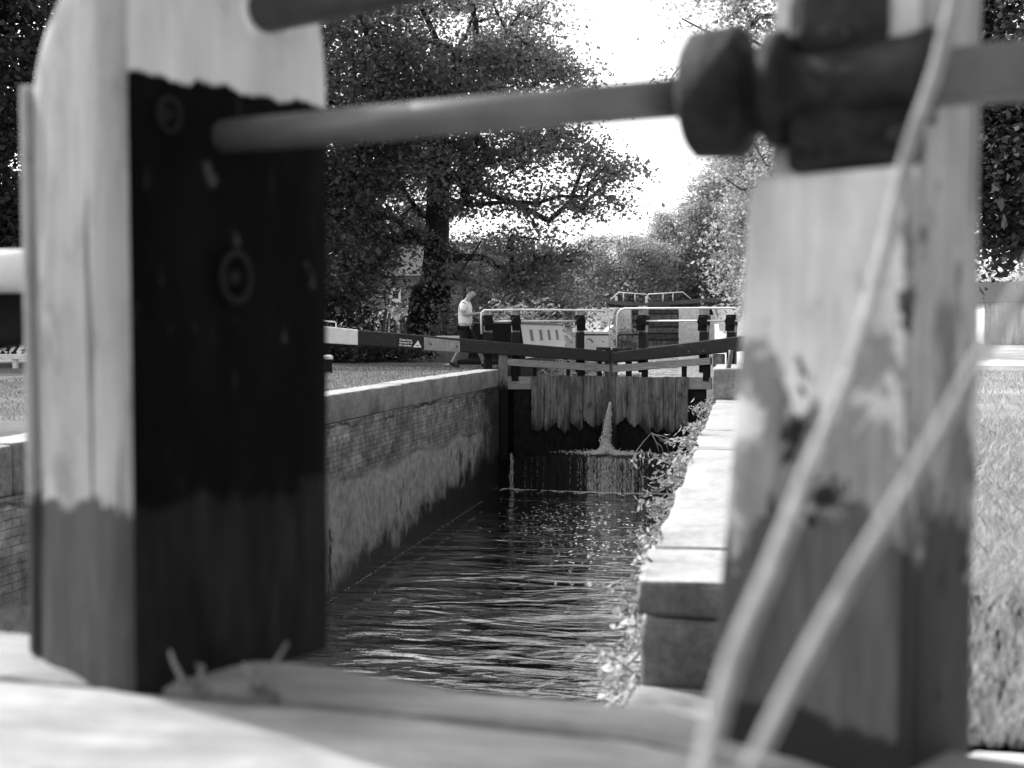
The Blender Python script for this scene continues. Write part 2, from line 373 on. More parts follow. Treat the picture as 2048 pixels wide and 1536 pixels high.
# ------------------------------------------------------------------ far gates
HLX, HRX, HY, MY = WL - .05, WR - .12, 25.75, 26.45
MX = PY(1222, 720, MY).x
EL = Vector((HLX - MX, HY - MY, 0)).normalized(); ER = Vector((HRX - MX, HY - MY, 0)).normalized()
class Leaf:
    """vertical plane of a gate leaf: s runs outwards from the mitre, t towards the chamber"""
    def __init__(s, e, sign):
        s.o = Vector((MX, MY, 0)); s.e = e; s.n = Vector((e.y, -e.x, 0)) * sign
        if s.n.y > 0: s.n = -s.n
    def at(s, px, py, t=0.0):
        r = ray(px, py); o = s.o + s.n * t
        k = (o - CL).dot(s.n) / r.dot(s.n); q = CL + r * k
        return (q - o).dot(s.e), q.z
    def p(s, a, t, z): q = s.o + s.e * a + s.n * t; return Vector((q.x, q.y, z))
    def bar(s, mb, a0, a1, t0, t1, z00, z01, z10, z11, mi=0):   # z00,z01 bottom/top at a0; z10,z11 at a1
        mb.hexa([s.p(a0, t0, z00), s.p(a1, t0, z10), s.p(a1, t1, z10), s.p(a0, t1, z00), s.p(a0, t0, z01), s.p(a1, t0, z11), s.p(a1, t1, z11), s.p(a0, t1, z01)], mi)
    def pbar(s, mb, pa, pb, t0, t1, mi=0):    # pa=(px, ytop, ybottom) at one end, pb at the other, on face t1
        a0, zt0 = s.at(pa[0], pa[1], t1); _, zb0 = s.at(pa[0], pa[2], t1)
        a1, zt1 = s.at(pb[0], pb[1], t1); _, zb1 = s.at(pb[0], pb[2], t1)
        s.bar(mb, a0, a1, t0, t1, zb0, zt0, zb1, zt1, mi)
LL, LR = Leaf(EL, 1), Leaf(ER, -1)

g = G('gate_plank'); p = g.pos((1, 1, .16)); n = g.noise(p, 9, 8, .65); n2 = g.noise(g.pos(), 5, 8, .7); n3 = g.noise(g.pos((1, 1, .12)), 30, 5, .7)
c = g.math('MULTIPLY', g.mr(n, .32, .68, .03, .24), g.mr(n3, .3, .7, .5, 1.4)); c = g.math('MULTIPLY', c, g.mr(g.island(), 0, 1, .75, 1.2))
c = g.mix(g.mr(n2, .55, .68), c, .03)
zb_ = LL.at(1120, 862)[1]; zt_ = LL.at(1120, 753)[1]
wet = g.mr(g.math('ADD', g.z(), g.mr(n, .3, .7, -.22, .22)), zb_ + .36, zb_ + .05); c = g.mix(g.math('MULTIPLY', wet, .9), c, .02)
M['gate_plank'] = g.done(c, .85, g.math('ADD', n3, n2), .6, .012)
g = G('gate_beam_black'); p = g.pos((.5, .5, 3)); n = g.noise(p, 5, 8, .7); n2 = g.noise(g.pos(), 14, 6, .7)
M['beam_black'] = g.done(g.mix(g.mr(n, .6, .72), g.mr(n2, .3, .7, .014, .035), g.mr(n2, .3, .7, .06, .12)), .7, n, .5, .008)
M['rail_grey'] = plain('rail_grey', .16, .40, 10, .9, .6, .01, (.6, .6, 4))

def gear(mb, L, a, z, s_=1.0):
    c0 = L.p(a, -.16, z)
    mb.lathe(c0, L.n, [(0, .001), (0, .09 * s_), (.06, .1 * s_), (.1, .06 * s_), (.2, .06 * s_), (.22, .09 * s_), (.27, .08 * s_), (.27, .001)], 12)
    mb.hexa([L.p(a - .11, -.2, z - .2), L.p(a + .08, -.2, z - .2), L.p(a + .08, .04, z - .2), L.p(a - .11, .04, z - .2), L.p(a - .09, -.2, z + .12), L.p(a + .11, -.2, z + .12), L.p(a + .11, .04, z + .14), L.p(a - .09, .04, z + .14)])

def far_gate(L, left):
    nm = 'left hand far mitre gate with long black balance beam, white tail and safety sign' if left else 'right hand far mitre gate with black beam leading behind the near post'
    root = thing('lock_gate', L.p(2.2, 0, zc), nm, 'lock gate', 'mitre gates at the far end of the chamber')
    # leaf boarding behind and the dark wet lower part
    mb = MB(); L.bar(mb, .06, 2.15, -.14, -.05, zc - .1, LL.at(1120, 760)[1], zc - .1, LL.at(1120, 760)[1])
    obj('leaf_boarding', mb, M['dark_wood'], root)
    # vertical face planks with worn ragged ends
    zt = LL.at(1120, 753)[1]
    s0, s1 = (LL.at(1217, 760)[0], LL.at(1062, 760)[0]) if left else (LR.at(1231, 760)[0], LR.at(1377, 760)[0])
    bots = ([852, 858, 859, 863, 862, 860] if left else [852, 853, 862, 863, 861, 861])
    n_ = 6
    for i in range(n_):
        a, b = s0 + (s1 - s0) * i / n_ + .006, s0 + (s1 - s0) * (i + 1) / n_ - .006
        zb = LL.at(1120, bots[i])[1]; rg = random.Random(i + 10 * left)
        m = 8; pk = rg.choice((.15, .4, .6, .85)); zb += rg.uniform(-.05, .05); top = zt + rg.uniform(-.012, .02); pr = [(a, top), (a + (b - a) * .5, top + rg.uniform(-.01, .01)), (b, top + rg.uniform(-.01, .01))]
        bot = []
        for q in range(m + 1):
            f = q / m; v = zb + .22 * abs(f - pk) ** 1.2 + rg.uniform(-.03, .03); bot.append((b + (a - b) * f, v))
        poly = pr + bot; N_ = len(poly); mb = MB()
        vs = [L.p(q[0], .03, q[1]) for q in poly] + [L.p(q[0], -.03, q[1]) for q in poly]
        fs = [tuple(range(N_)), tuple(range(2 * N_ - 1, N_ - 1, -1))] + [(k_, k_ + N_, (k_ + 1) % N_ + N_, (k_ + 1) % N_) for k_ in range(N_)]
        mb.add(vs, fs); obj('plank', mb, M['gate_plank'], root)
    # rails
    mb = MB()
    (L.pbar(mb, (1221, 753, 779), (1012, 753, 779), -.045, -.005) if left else L.pbar(mb, (1223, 754, 779), (1424, 755, 779), -.045, -.005))
    obj('rail', mb, M['rail_grey'], root, bevel=.012)
    mb = MB()
    (L.pbar(mb, (1220, 729, 744), (1013, 717, 731), -.06, .09) if left else L.pbar(mb, (1225, 730, 745), (1420, 715, 729), -.06, .09))
    obj('top_rail', mb, M['rail_grey'], root, bevel=.012)
    mb = MB(); L.bar(mb, .3, 2.1, -.1, -.045, zc + .65, zc + .9, zc + .65, zc + .9); obj('rail', mb, M['dark_wood'], root, bevel=.01)
    # short uprights in the slots under the top rail
    for (px, w_) in (((1030, 14), (1070, 6), (1137, 6), (1163, 14), (1200, 8)) if left else ((1256, 9), (1288, 10), (1367, 7), (1412, 12))):
        a, _ = L.at(px, 740, 0); mb = MB(); hw = w_ / 185.0
        zz0 = L.at(px, 762)[1]; zz1 = L.at(px, 722)[1]
        L.bar(mb, a - hw, a + hw, -.12, .02, zz0, zz1, zz0, zz1); obj('upright', mb, M['dark_wood'], root, bevel=.008)
    # heel and mitre posts
    a, _ = L.at(1007 if left else 1436, 740); mb = MB(); zz = L.at(1007, 704)[1]
    L.bar(mb, a - .09, a + .11, -.16, .1, zc - .2, zz, zc - .2, zz); obj('heel_post', mb, M['heel'], root, bevel=.03)
    mb = MB(); z0 = L.at(1222, 830)[1]; z1 = L.at(1222, 699)[1]
    L.bar(mb, .012, .12, -.12, .06, zc - .2, z1, zc - .2, z1); obj('mitre_post', mb, M['gate_plank'], root, bevel=.015)
    # balance beam
    mb = MB()
    if left:
        pa, pb = (1220, 702, 725), (716, 660, 690)
        L.pbar(mb, pa, pb, -.15, .16); obj('balance_beam', mb, M['beam_black'], root, bevel=.025)
        mb = MB(); L.pbar(mb, (716, 659.5, 690.5), (560, 643, 681), -.155, .165); e_ = obj('beam_end', mb, M['white_paint'], root, bevel=.025); e_['label'] = 'white painted tail of the balance beam'
        mb = MB(); L.pbar(mb, (920, 682, 704), (848, 674.5, 700), .16, .185); bd = obj('repair_board', mb, M['wood'], root, bevel=.004)
        for (px, py) in ((862, 688), (913.5, 693)):
            a, z_ = L.at(px, py, .185); mb = MB(); mb.lathe(L.p(a, .18, z_), L.n, [(0, .02), (.012, .02), (.016, .001)], 10); obj('bolt', mb, M['iron'], bd)
        mb = MB(); L.pbar(mb, (847, 675, 698), (794, 668.5, 695), .16, .176); sg = obj('sign', mb, M['sign_black'], root)
        a0, zt0 = L.at(812, 679, .178)
        tp = [L.at(x_, y_, .178) for (x_, y_) in ((826, 694.5), (843, 695), (836, 680.5))]
        mb = MB(); vs = [L.p(q[0], .1785, q[1]) for q in tp] + [L.p(q[0], .175, q[1]) for q in tp]
        mb.add(vs, [(0, 1, 2), (5, 4, 3), (0, 3, 4, 1), (1, 4, 5, 2), (2, 5, 3, 0)]); obj('warning_triangle', mb, M['sign_white'], sg)
        tc = [L.at(x_, y_, .178) for (x_, y_) in ((832, 692.2), (838, 692.4), (838.5, 690.7), (832.5, 690.5))]
        mb = MB(); mb.add([L.p(q[0], .180, q[1]) for q in tc], [(0, 1, 2, 3)]); obj('warning_pictogram', mb, M['sign_black'], sg)
        ux = (-L.e); up = Vector((0, 0, 1)); slope = (L.at(820, 682, .18)[1] - L.at(800, 679.6, .18)[1]) / (L.at(800, 679.6, .18)[0] - L.at(820, 682, .18)[0])
        ux = (ux - Vector((0, 0, 0.075))).normalized(); nn = L.n; uz = nn.cross(ux).normalized()
        for txt, (px, py) in (('Keep boat', (799.0, 680.8)), ('forward of', (798.6, 686.3)), ('cill marker', (797.8, 691.6))):
            cu = bpy.data.curves.new('lettering', 'FONT'); cu.body = txt; cu.size = .064; cu.extrude = .0012; cu.offset = .0012
            cu.materials.append(M['sign_white'])
            t_ = bpy.data.objects.new('lettering', cu); link(t_, sg)
            a, z_ = L.at(px, py, .179); q = L.p(a, .1785, z_)
            mw = Matrix((ux, uz, nn)).transposed().to_4x4(); mw.translation = q - wloc(sg); t_.matrix_basis = mw
            bpy.context.view_layer.update(); me = bpy.data.meshes.new_from_object(t_.evaluated_get(bpy.context.evaluated_depsgraph_get()))
            bpy.data.objects.remove(t_); t_ = bpy.data.objects.new('lettering', me); link(t_, sg); t_.matrix_basis = mw
        mb = MB(); q = [L.at(x_, y_, 0) for (x_, y_) in ((672, 657), (672, 645.5), (670, 643.5), (590, 637), (590, 648))]
        mb.tube([L.p(u_[0], 0, u_[1]) for u_ in q], .014, 8); obj('tail_handle', mb, M['white_pipe'], root, smooth=True)
        mb = MB(); L.pbar(mb, (1222, 695, 700.5), (1197, 694.5, 700.5), -.2, .12); obj('step_plank', mb, M['beam_black'], root, bevel=.01)
    else:
        L.pbar(mb, (1225, 704, 726), (1640, 652, 688), -.15, .16); obj('balance_beam', mb, M['beam_black'], root, bevel=.025)
        for (px, py) in ((1378, 703), (1407, 702)):
            a, z_ = L.at(px, py, .16); m2 = MB(); m2.lathe(L.p(a, .155, z_), L.n, [(0, .025), (.014, .025), (.018, .001)], 10); obj('bolt', m2, M['grey_iron'], root)
        mb = MB(); L.pbar(mb, (1224, 695.5, 701), (1253, 695.5, 701), -.2, .12); obj('step_plank', mb, M['beam_black'], root, bevel=.01)
    # posts behind the beam, white and black, each with its paddle gear
    T = -.26
    for (px, yt) in (((976, 621), (1031, 613), (1160, 618)) if left else ((1287, 612), (1409, 613), (1464, 628))):
        a, zt = L.at(px, yt, T); hw = .09; zb = L.at(px, 745, T)[1]
        mb = MB(); L.bar(mb, a - hw, a + hw, T - .09, T + .09, zb, zt, zb, zt); o = obj('post', mb, M['post_far'], root, bevel=.015)
        mb = MB(); gear(mb, Leaf_shift(L, T + .09), a, L.at(px, 643, T)[1], 1.25); obj('paddle_gear', mb, M['black_paint'], o)
    # white handrail and mid rails
    def pipe(name, pts, r_, mat):
        mb = MB(); mb.tube([L.p(L.at(x_, y_, T + .1)[0], T + .1, L.at(x_, y_, T + .1)[1]) for (x_, y_) in pts], r_, 8); obj(name, mb, mat, root, smooth=True)
    if left:
        pipe('handrail', [(963, 668), (962, 634), (963.5, 625), (968, 620.5), (1040, 619.5), (1120, 620), (1205, 621), (1212, 623), (1217, 629), (1219, 640), (1219, 700)], .022, M['white_pipe'])
        pipe('mid_rail', [(977, 643), (1031, 642.5), (1160, 642)], .02, M['white_pipe'])
        pipe('low_rail', [(1165, 669.5), (1217, 669.5), (1219.5, 671), (1219.5, 699)], .017, M['iron'])
    else:
        pipe('handrail', [(1234, 700), (1234, 640), (1236, 627), (1241, 620), (1250, 617), (1350, 616.5), (1465, 616), (1472, 617.5), (1475.5, 623), (1473.5, 640)], .024, M['white_pipe'])
        pipe('mid_rail', [(1288, 642), (1410, 641.5), (1478, 641.5)], .02, M['white_pipe'])
        pipe('low_rail', [(1285, 669), (1238, 669.5), (1235.5, 671), (1235.5, 699)], .017, M['iron'])
    return root
def Leaf_shift(L, t):
    Q = object.__new__(Leaf); Q.o = L.o + L.n * t; Q.e = L.e; Q.n = L.n; return Q
g = G('heel_post'); n = g.noise(g.pos((1, 1, .4)), 9, 7, .7); zh = LL.at(1120, 765)[1]
M['heel'] = g.done(g.mix(g.mr(g.math('ADD', g.z(), g.mr(n, .3, .7, -.2, .2)), zh - .15, zh + .1), .012, g.mr(n, .3, .7, .08, .28)), .9, n, .6, .01, .15)
M['sign_black'] = plain('sign_black', .006, .012, 10, .5, .05, .001)
M['sign_white'] = plain('sign_white', .7, .8, 10, .5, .05, .001)
g = G('post_far'); z = g.z(); n = g.noise(g.pos((1, 1, .3)), 12, 6, .7); n2 = g.math('ADD', z, g.mr(n, .3, .7, -.02, .02))
zA = LL.at(1160, 664, -.26)[1]; zB = LL.at(1160, 630, -.26)[1]
M['post_far'] = g.done(g.mix(g.mr(n2, zA - .005, zA + .005), g.mr(n, .3, .7, .005, .015), g.mr(n, .35, .7, .12, .5)), .7, n, .3, .006)
gl_, gr_ = far_gate(LL, True), far_gate(LR, False)

# leaking water ---------------------------------------------------------------------------
g = G('white_water'); n = g.noise(g.pos((1, 1, .35)), 30, 4, .7)
g.p.inputs['IOR'].default_value = 1.33
M['foam'] = g.done(g.mr(n, .3, .7, .5, .95), .35, n, .5, .01, .5)
def spray(name, mids, n, sz, label, cat='leaking water'):
    V = []; F = []
    for i in range(n):
        p_, ln, wd = mids(i); p_ = np.array(p_)
        a = np.array([RNG.normal(0, .25), RNG.normal(0, .25), -1.0]); a /= np.linalg.norm(a)
        b = np.cross(a, RNG.normal(0, 1, 3)); b /= np.linalg.norm(b); c_ = np.cross(a, b)
        o = len(V); L_ = ln * RNG.uniform(.5, 1.5); W_ = wd * RNG.uniform(.5, 1.4)
        V += [p_ - a * L_, p_ + b * W_, p_ + c_ * W_, p_ - b * W_, p_ - c_ * W_, p_ + a * L_]
        F += [(o, o + 1, o + 2), (o, o + 2, o + 3), (o, o + 3, o + 4), (o, o + 4, o + 1), (o + 5, o + 2, o + 1), (o + 5, o + 3, o + 2), (o + 5, o + 4, o + 3), (o + 5, o + 1, o + 4)]
    return tag(obj_np(name, V, F, M['foam']), label, cat, kind='stuff')
TOPJ = LL.at(1222, 806, .1)
top = Vector((MX, MY - .15, TOPJ[1])); zbase = zc + .02
def jet(i):
    t = RNG.uniform(0, 1) ** .75; lobe = RNG.choice([-.05, .0, .05, -.09], p=[.3, .4, .15, .15]); x_ = top.x - .05 * t + lobe * t ** 1.5 + RNG.normal(0, .012 + .035 * t); return ((x_, top.y - .35 * t + RNG.normal(0, .03 + .07 * t), top.z + (zbase - top.z) * (t ** 1.2)), .035, .006 + .004 * t)
spray('leaking_water', jet, 2600, 1, 'tapering white jet of water leaking between the two far gates')
def splash(i):
    x_ = MX - .03 + RNG.choice([RNG.normal(0, .16), RNG.normal(.1, .42)]); yy = Y_END + .35 + RNG.normal(0, .18)
    return ((x_, yy, zc + .04 + abs(RNG.normal(0, .03)) + .2 * math.exp(-((x_ - MX) / .12) ** 2) * RNG.uniform(0, 1)), .012, .012)
spray('splash', splash, 2200, 1, 'white splash spreading on the cill under the leaking jet', 'splash')
xs0, xs1 = PY(1130, 950, Y_END).x, PY(1280, 950, Y_END).x
cols = [(min(max(RNG.normal(xs0 * .38 + xs1 * .62, .30), WL + .2), WR - .2), RNG.uniform(.2, 1) ** 1.5) for _ in range(120)] + [(PY(1021, 950, Y_END).x + RNG.normal(0, .02), .8) for _ in range(4)] + [(RNG.uniform(WL + .2, WR - .3), .12) for _ in range(26)]
def veil(i):
    x_, d_ = cols[RNG.integers(len(cols))]
    t = RNG.uniform(0, 1) ** RNG.uniform(.7, 1.3); tt = (x_ - WL + .2) / (WR - WL + .4); yy = cill_y(min(max(tt, 0), 1)) - .03 - .05 * t
    return ((x_ + RNG.normal(0, .012), yy, zc - .02 - (zc - H_W) * t), .07 * d_ + .01, .0035 * d_ + .001)
spray('waterfall', veil, 4200, 1, 'thin veil of water falling over the cill edge into the chamber', 'waterfall')
# foam line at the foot and flecks drifting on the water: flat scraps
def flakes(name, n, f, label):
    V = []; F = []
    for i in range(n):
        x_, y_, r_ = f(i); o = len(V); m = 6; a0 = RNG.uniform(0, 6)
        for q in range(m):
            an = a0 + q * 2 * math.pi / m; rr = r_ * RNG.uniform(.5, 1.2); V.append((x_ + math.cos(an) * rr * 1.4, y_ + math.sin(an) * rr, H_W + .012 + RNG.uniform(0, .004)))
        F.append(tuple(range(o, o + m)))
    return tag(obj_np(name, V, F, M['foam']), label, 'foam', kind='stuff')
def fl1(i):
    x_ = RNG.choice([RNG.normal(PY(1215, 985, Y_END).x, .75), RNG.normal(PY(1022, 985, Y_END).x, .16), RNG.uniform(WL + .1, WR - .1)], p=[.66, .2, .14]); x_ = min(max(x_, WL + .08), WR - .05); tt = (x_ - WL + .2) / (WR - WL + .4)
    return x_, cill_y(tt) - .06 - abs(RNG.normal(0, .11)) * (.5 + math.sin(x_ * 7) ** 2 * 1.6), RNG.uniform(.006, .034)
flakes('foam', 900, fl1, 'white foam line at the foot of the cill')
fc = [PZ(1130, 1040, H_W), PZ(1180, 1060, H_W), PZ(1230, 1080, H_W), PZ(1110, 1020, H_W)]
def fl2(i):
    c_ = fc[RNG.integers(4)]; return float(np.clip(c_.x + RNG.normal(0, .5), WL + .3, WR - .2)), c_.y + RNG.normal(0, 1.3), RNG.uniform(.006, .024)
flakes('foam', 420, fl2, 'flecks of foam drifting on dark water below the cill')
def fl3(i):
    t = RNG.uniform(0, 1); return WL + .03 + abs(RNG.normal(0, .02)), 13 + 10.5 * t, RNG.uniform(.004, .009)
flakes('foam', 320, fl3, 'thin line of scum along the foot of the shaded wall')

# ------------------------------------------------------------------ foliage
def leaf_quads(C, size, up=.5, asp=.62, rng=RNG, jitter=.5):
    C = np.asarray(C, float); n = len(C)
    nrm = rng.normal(0, 1, (n, 3)); nrm[:, 2] = np.abs(nrm[:, 2]) + up; nrm /= np.linalg.norm(nrm, axis=1)[:, None]
    t = np.cross(nrm, rng.normal(0, 1, (n, 3))); t /= np.linalg.norm(t, axis=1)[:, None] + 1e-9
    b = np.cross(nrm, t); s = (size * (1 + jitter * rng.normal(0, 1, n)).clip(.35, 2.2))[:, None]
    V = np.stack([C - t * s * .5, C + b * s * asp * .5 - nrm * s * .08, C + t * s * .5, C - b * s * asp * .5 - nrm * s * .08], 1).reshape(-1, 3)
    return V, np.arange(4 * n).reshape(-1, 4)
def tree(name, base, trunk, blobs, n_cl, per, leaf, cl_r, lm, bm, label, r0=.3, rmin=.012, seed=1, group=None, flat=.5, step=.7, cat='tree', ivy=None, droop=0.0):
    """trunk: (x,y,z) points from the base; blobs: (centre, radii, weight) of the crown; every clump is joined to the nearest wood"""
    rg = np.random.default_rng(seed); base = Vector(base)
    root = thing(name, base, label, cat, group)
    nodes = [np.array(q, float) for q in trunk]; par = [-1] + list(range(len(trunk) - 1))
    nn = []; pp = []
    for i in range(len(nodes) - 1):      # densify trunk
        pass
    wts = np.array([b[2] * b[1][0] * b[1][1] * b[1][2] for b in blobs]); wts = wts / wts.sum()
    cl = []
    for i in range(n_cl):
        c_, r_, _ = blobs[rg.choice(len(blobs), p=wts)]
        d = rg.normal(0, 1, 3); d /= np.linalg.norm(d); d *= rg.uniform(.35, 1) ** .45
        cl.append(np.array(c_) + d * np.array(r_))
    cl = np.array(cl); ctr = np.array(trunk[len(trunk) // 2])
    ax = np.array(trunk)
    dmin = np.min(np.linalg.norm(cl[:, None, :] - ax[None], axis=2), axis=1)
    leafn = []
    for i in np.argsort(dmin):
        tgt = cl[i]; A = np.array(nodes); d = A - tgt
        cost = np.linalg.norm(d, axis=1) + .5 * np.maximum(0, A[:, 2] - tgt[2] + .1) ; cost[:max(1, len(trunk) // 4)] += 3
        j = int(np.argmin(cost)); p0 = A[j]; L = np.linalg.norm(tgt - p0); m = max(1, int(L / step)); last = j
        for q in range(1, m + 1):
            f = q / m; pos = p0 + (tgt - p0) * f + (rg.normal(0, .07, 3) * L * .35 if q < m else 0)
            pos[2] += .10 * L * math.sin(math.pi * f) * (1 - droop)
            nodes.append(pos); par.append(last); last = len(nodes) - 1
        leafn.append(last)
    N = len(nodes); acc = np.zeros(N)
    for i in leafn: acc[i] += rmin ** 2.3
    for i in range(N - 1, 0, -1):
        if acc[i] == 0: acc[i] = rmin ** 2.3
        acc[par[i]] += acc[i]
    rad = acc ** (1 / 2.3); rad *= 1.0
    sc = r0 / rad[1]; rad = np.maximum(rmin * .6, rad * (sc if sc > 0 else 1)); rad[0] = rad[1] * 1.5
    for i in range(len(trunk)): rad[i] = max(rad[i], r0 * (1.25 - .85 * i / max(1, len(trunk) - 1)))
    A = np.array(nodes)
    k = 6; ang = np.arange(k) * 2 * np.pi / k
    V = []; F = []
    for i in range(1, N):
        p0, p1 = A[par[i]], A[i]; t = p1 - p0; l = np.linalg.norm(t)
        if l < 1e-5: continue
        t /= l; u = np.cross(t, [0, 0, 1] if abs(t[2]) < .9 else [1, 0, 0]); u /= np.linalg.norm(u); v = np.cross(t, u)
        ra = min(rad[par[i]], rad[i] * 1.35) if par[i] >= len(trunk) or i >= len(trunk) else rad[par[i]]
        ring = np.cos(ang)[:, None] * u + np.sin(ang)[:, None] * v; o = len(V)
        V.extend(list(p0 - t * ra * .2 + ring * ra)); V.extend(list(p1 + ring * rad[i]))
        F += [(o + q, o + (q + 1) % k, o + k + (q + 1) % k, o + k + q) for q in range(k)]
    obj_np('trunk', np.array(V) + np.array(base), F, bm, root, smooth=True)
    C = []
    for c_ in cl:
        m = max(4, int(per * rg.uniform(.5, 1.4))); q = rg.normal(0, 1, (m, 3)) * np.array([cl_r, cl_r, cl_r * flat]) * rg.uniform(.7, 1.25)
        q[:, 2] -= .12 * (q[:, 0] ** 2 + q[:, 1] ** 2) / max(cl_r, .01)
        C.append(c_ + q)
    C = np.concatenate(C) + np.array(base)
    Vl, Fl = leaf_quads(C, leaf, .45, .66, rg)
    obj_np('crown', Vl, Fl, lm, root)
    if ivy:
        q = []
        for i in range(ivy[0]):
            t = rg.uniform(0, 1); hh = t * ivy[1]; f = hh / trunk[-1][2] * (len(trunk) - 1); i0 = min(int(f), len(trunk) - 2); p_ = ax[i0] + (ax[i0 + 1] - ax[i0]) * (f - i0)
            a = rg.uniform(0, 2 * np.pi); rr = r0 * (1.25 - .3 * t) + abs(rg.normal(.06, .09)) * ivy[2]
            q.append(p_ + np.array([math.cos(a) * rr, math.sin(a) * rr, 0]))
        Vl, Fl = leaf_quads(np.array(q) + np.array(base), .13, .1, .8, rg); obj_np('ivy', Vl, Fl, M['leaf_dark'], root)
    return root
def at_ground(px, Y, z=None):
    z = float(gz(Y)) if z is None else z
    q = PY(px, 662, Y); return (q.x, Y, z)

# the big broadleaf tree left of centre
B = at_ground(846, 36)
tree('broadleaf_tree', B, [(0, 0, 0), (.1, 0, 1.0), (.28, 0, 2.0), (.4, .1, 3.0), (.45, .1, 4.2), (.5, 0, 5.6), (.55, 0, 7.4), (.6, 0, 9.4)],
     [((.4, 0, 9.7), (4.0, 3.8, 2.4), 1.0), ((2.4, 0, 7.8), (2.9, 3.2, 1.9), 1.0), ((3.9, -.3, 5.4), (2.7, 3, 1.5), 1.0), ((2.9, -.8, 2.9), (2.5, 2.6, .8), 1.1), ((-3.4, -.3, 6.4), (3.4, 3.6, 3.0), 1.0), ((0, -.6, 5.6), (2.8, 3, 2.2), .8), ((-2.9, -.8, 3.2), (2.6, 2.8, 1.1), 1.0)],
     560, 230, .105, .46, M['leaf_mid'], M['bark'], 'tall spreading tree with ivy clad dark trunk behind the walking man', r0=.42, rmin=.014, seed=3, ivy=(4200, 3.0, 1.0), flat=.4)

# darker trees further left
M['leaf_dim'] = leaf_mat('leaf_dim', .07, .16, .45)
tree('broadleaf_tree', at_ground(560, 33), [(0, 0, 0), (.1, 0, 1.5), (0, 0, 3.5), (.2, 0, 6), (.3, 0, 9)],
     [((0, 0, 8.5), (4.6, 3.5, 4.5), 1), ((1.2, -.3, 3.4), (2.4, 2.5, 2.4), 1.6), ((-4, 0, 5), (3, 3, 4), 1)], 420, 200, .13, .55, M['leaf_dim'], M['bark'], 'very dark dense tree mostly hidden behind the large left post', r0=.32, seed=5)
tree('broadleaf_tree', at_ground(-60, 27), [(0, 0, 0), (.1, 0, 1.5), (0, 0, 3.5), (.2, 0, 6), (.3, 0, 8)],
     [((0, 0, 6.5), (3.6, 3, 4), 1), ((0, -.3, 2.6), (3.6, 2.5, 1.9), 1.3)], 430, 260, .13, .55, M['leaf_dark'], M['bark'], 'dark leafy tree at the left edge of the view beyond the left post', r0=.28, seed=6)
# trees behind, left of the sky gap
for i, (px, Y, hh, rx, sd_, mt, lb) in enumerate(((700, 58, 11, 5.0, 21, 'leaf_mid', 'tree of medium height standing behind the brick house'),
        (960, 62, 5.4, 5.5, 22, 'leaf_mid', 'broad low tree filling the gap behind the ivy clad trunk'),
        (1005, 75, 5.2, 4.0, 23, 'leaf_mid', 'low dark tree above the white handrail, behind the moored boat'),
        (1235, 118, 7.2, 6.0, 24, 'leaf_light', 'distant pale tree closing the view at the foot of the sky gap'),
        (820, 85, 6.5, 6.5, 27, 'leaf_mid', 'far tree between the brick house and the ivy clad trunk'))):
    tree('background_tree', at_ground(px, Y), [(0, 0, 0), (0, 0, hh * .3), (.1, 0, hh * .6), (.1, 0, hh * .9)],
         [((0, 0, hh * .62), (rx, rx * .7, hh * .4), 1), ((0, -.5, hh * .3), (rx * 1.05, rx * .7, hh * .28), 1.2)], 230, 240, .15 if Y < 100 else .2, .75, M[mt], M['bark'], lb, r0=.25, seed=sd_, group='trees behind the far gates')
# right of the sky gap: a bank of pale sunlit trees
for i, (px, Y, hh, rx, sd_, lb) in enumerate(((1375, 123, 10.6, 4.6, 31, 'pale rounded tree above the upper balance beams'),
        (1650, 76, 13.2, 4.2, 32, 'tall pale tree beside the right post, behind the iron flange'),
        (1325, 135, 8.2, 5.0, 33, 'most distant pale tree right of the sky gap'),
        (1640, 62, 13.5, 5.0, 34, 'pale sunlit tree hidden behind the right post'),
        (1470, 124, 15.5, 5.0, 35, 'pale low tree directly over the white beam end of the upper lock'))):
    tree('pale_tree', at_ground(px, Y), [(0, 0, 0), (0, 0, hh * .3), (.1, 0, hh * .6), (.1, 0, hh * .88)],
         [((0, 0, hh * .62), (rx, rx * .75, hh * .38), 1), ((0, -.5, hh * .3), (rx * 1.1, rx * .8, hh * .28), 1.1)], 380, 260, .16 if Y < 90 else .19, .66, M['leaf_light'], M['pale_bark'], lb, r0=.25, seed=sd_, group='trees right of the sky gap')
# nearer tree whose boughs hang over the right post, and the dark wood on the far right
tree('broadleaf_tree', at_ground(1640, 40), [(0, 0, 0), (0, 0, 2), (-.2, 0, 5), (-.3, 0, 8), (-.4, 0, 12)],
     [((-.6, 0, 12.2), (3.2, 3, 2.6), 1), ((-3.2, 0, 11.2), (2.0, 2, .9), 1), ((-4.9, 0, 9.6), (.35, .4, .55), 2.5), ((-1.2, 0, 6.6), (2.3, 2.4, 1.6), 1), ((2.5, 0, 7), (2.5, 3, 4), 1)], 260, 130, .12, .42, M['leaf_light'], M['pale_bark'], 'loose pale tree whose boughs reach out above the iron flange', r0=.28, seed=41)
tree('broadleaf_tree', at_ground(2150, 24), [(0, 0, 0), (-.1, 0, 1.6), (0, 0, 3), (.2, 0, 5), (.2, 0, 7.5)],
     [((0, 0, 6.4), (3.2, 3, 3.0), 1), ((-.4, -.4, 3.9), (2.6, 2.2, 1.5), 1.8)], 420, 260, .12, .5, M['leaf_dark'], M['pale_bark'], 'dark tangled tree at the right edge of the view', r0=.25, seed=43)

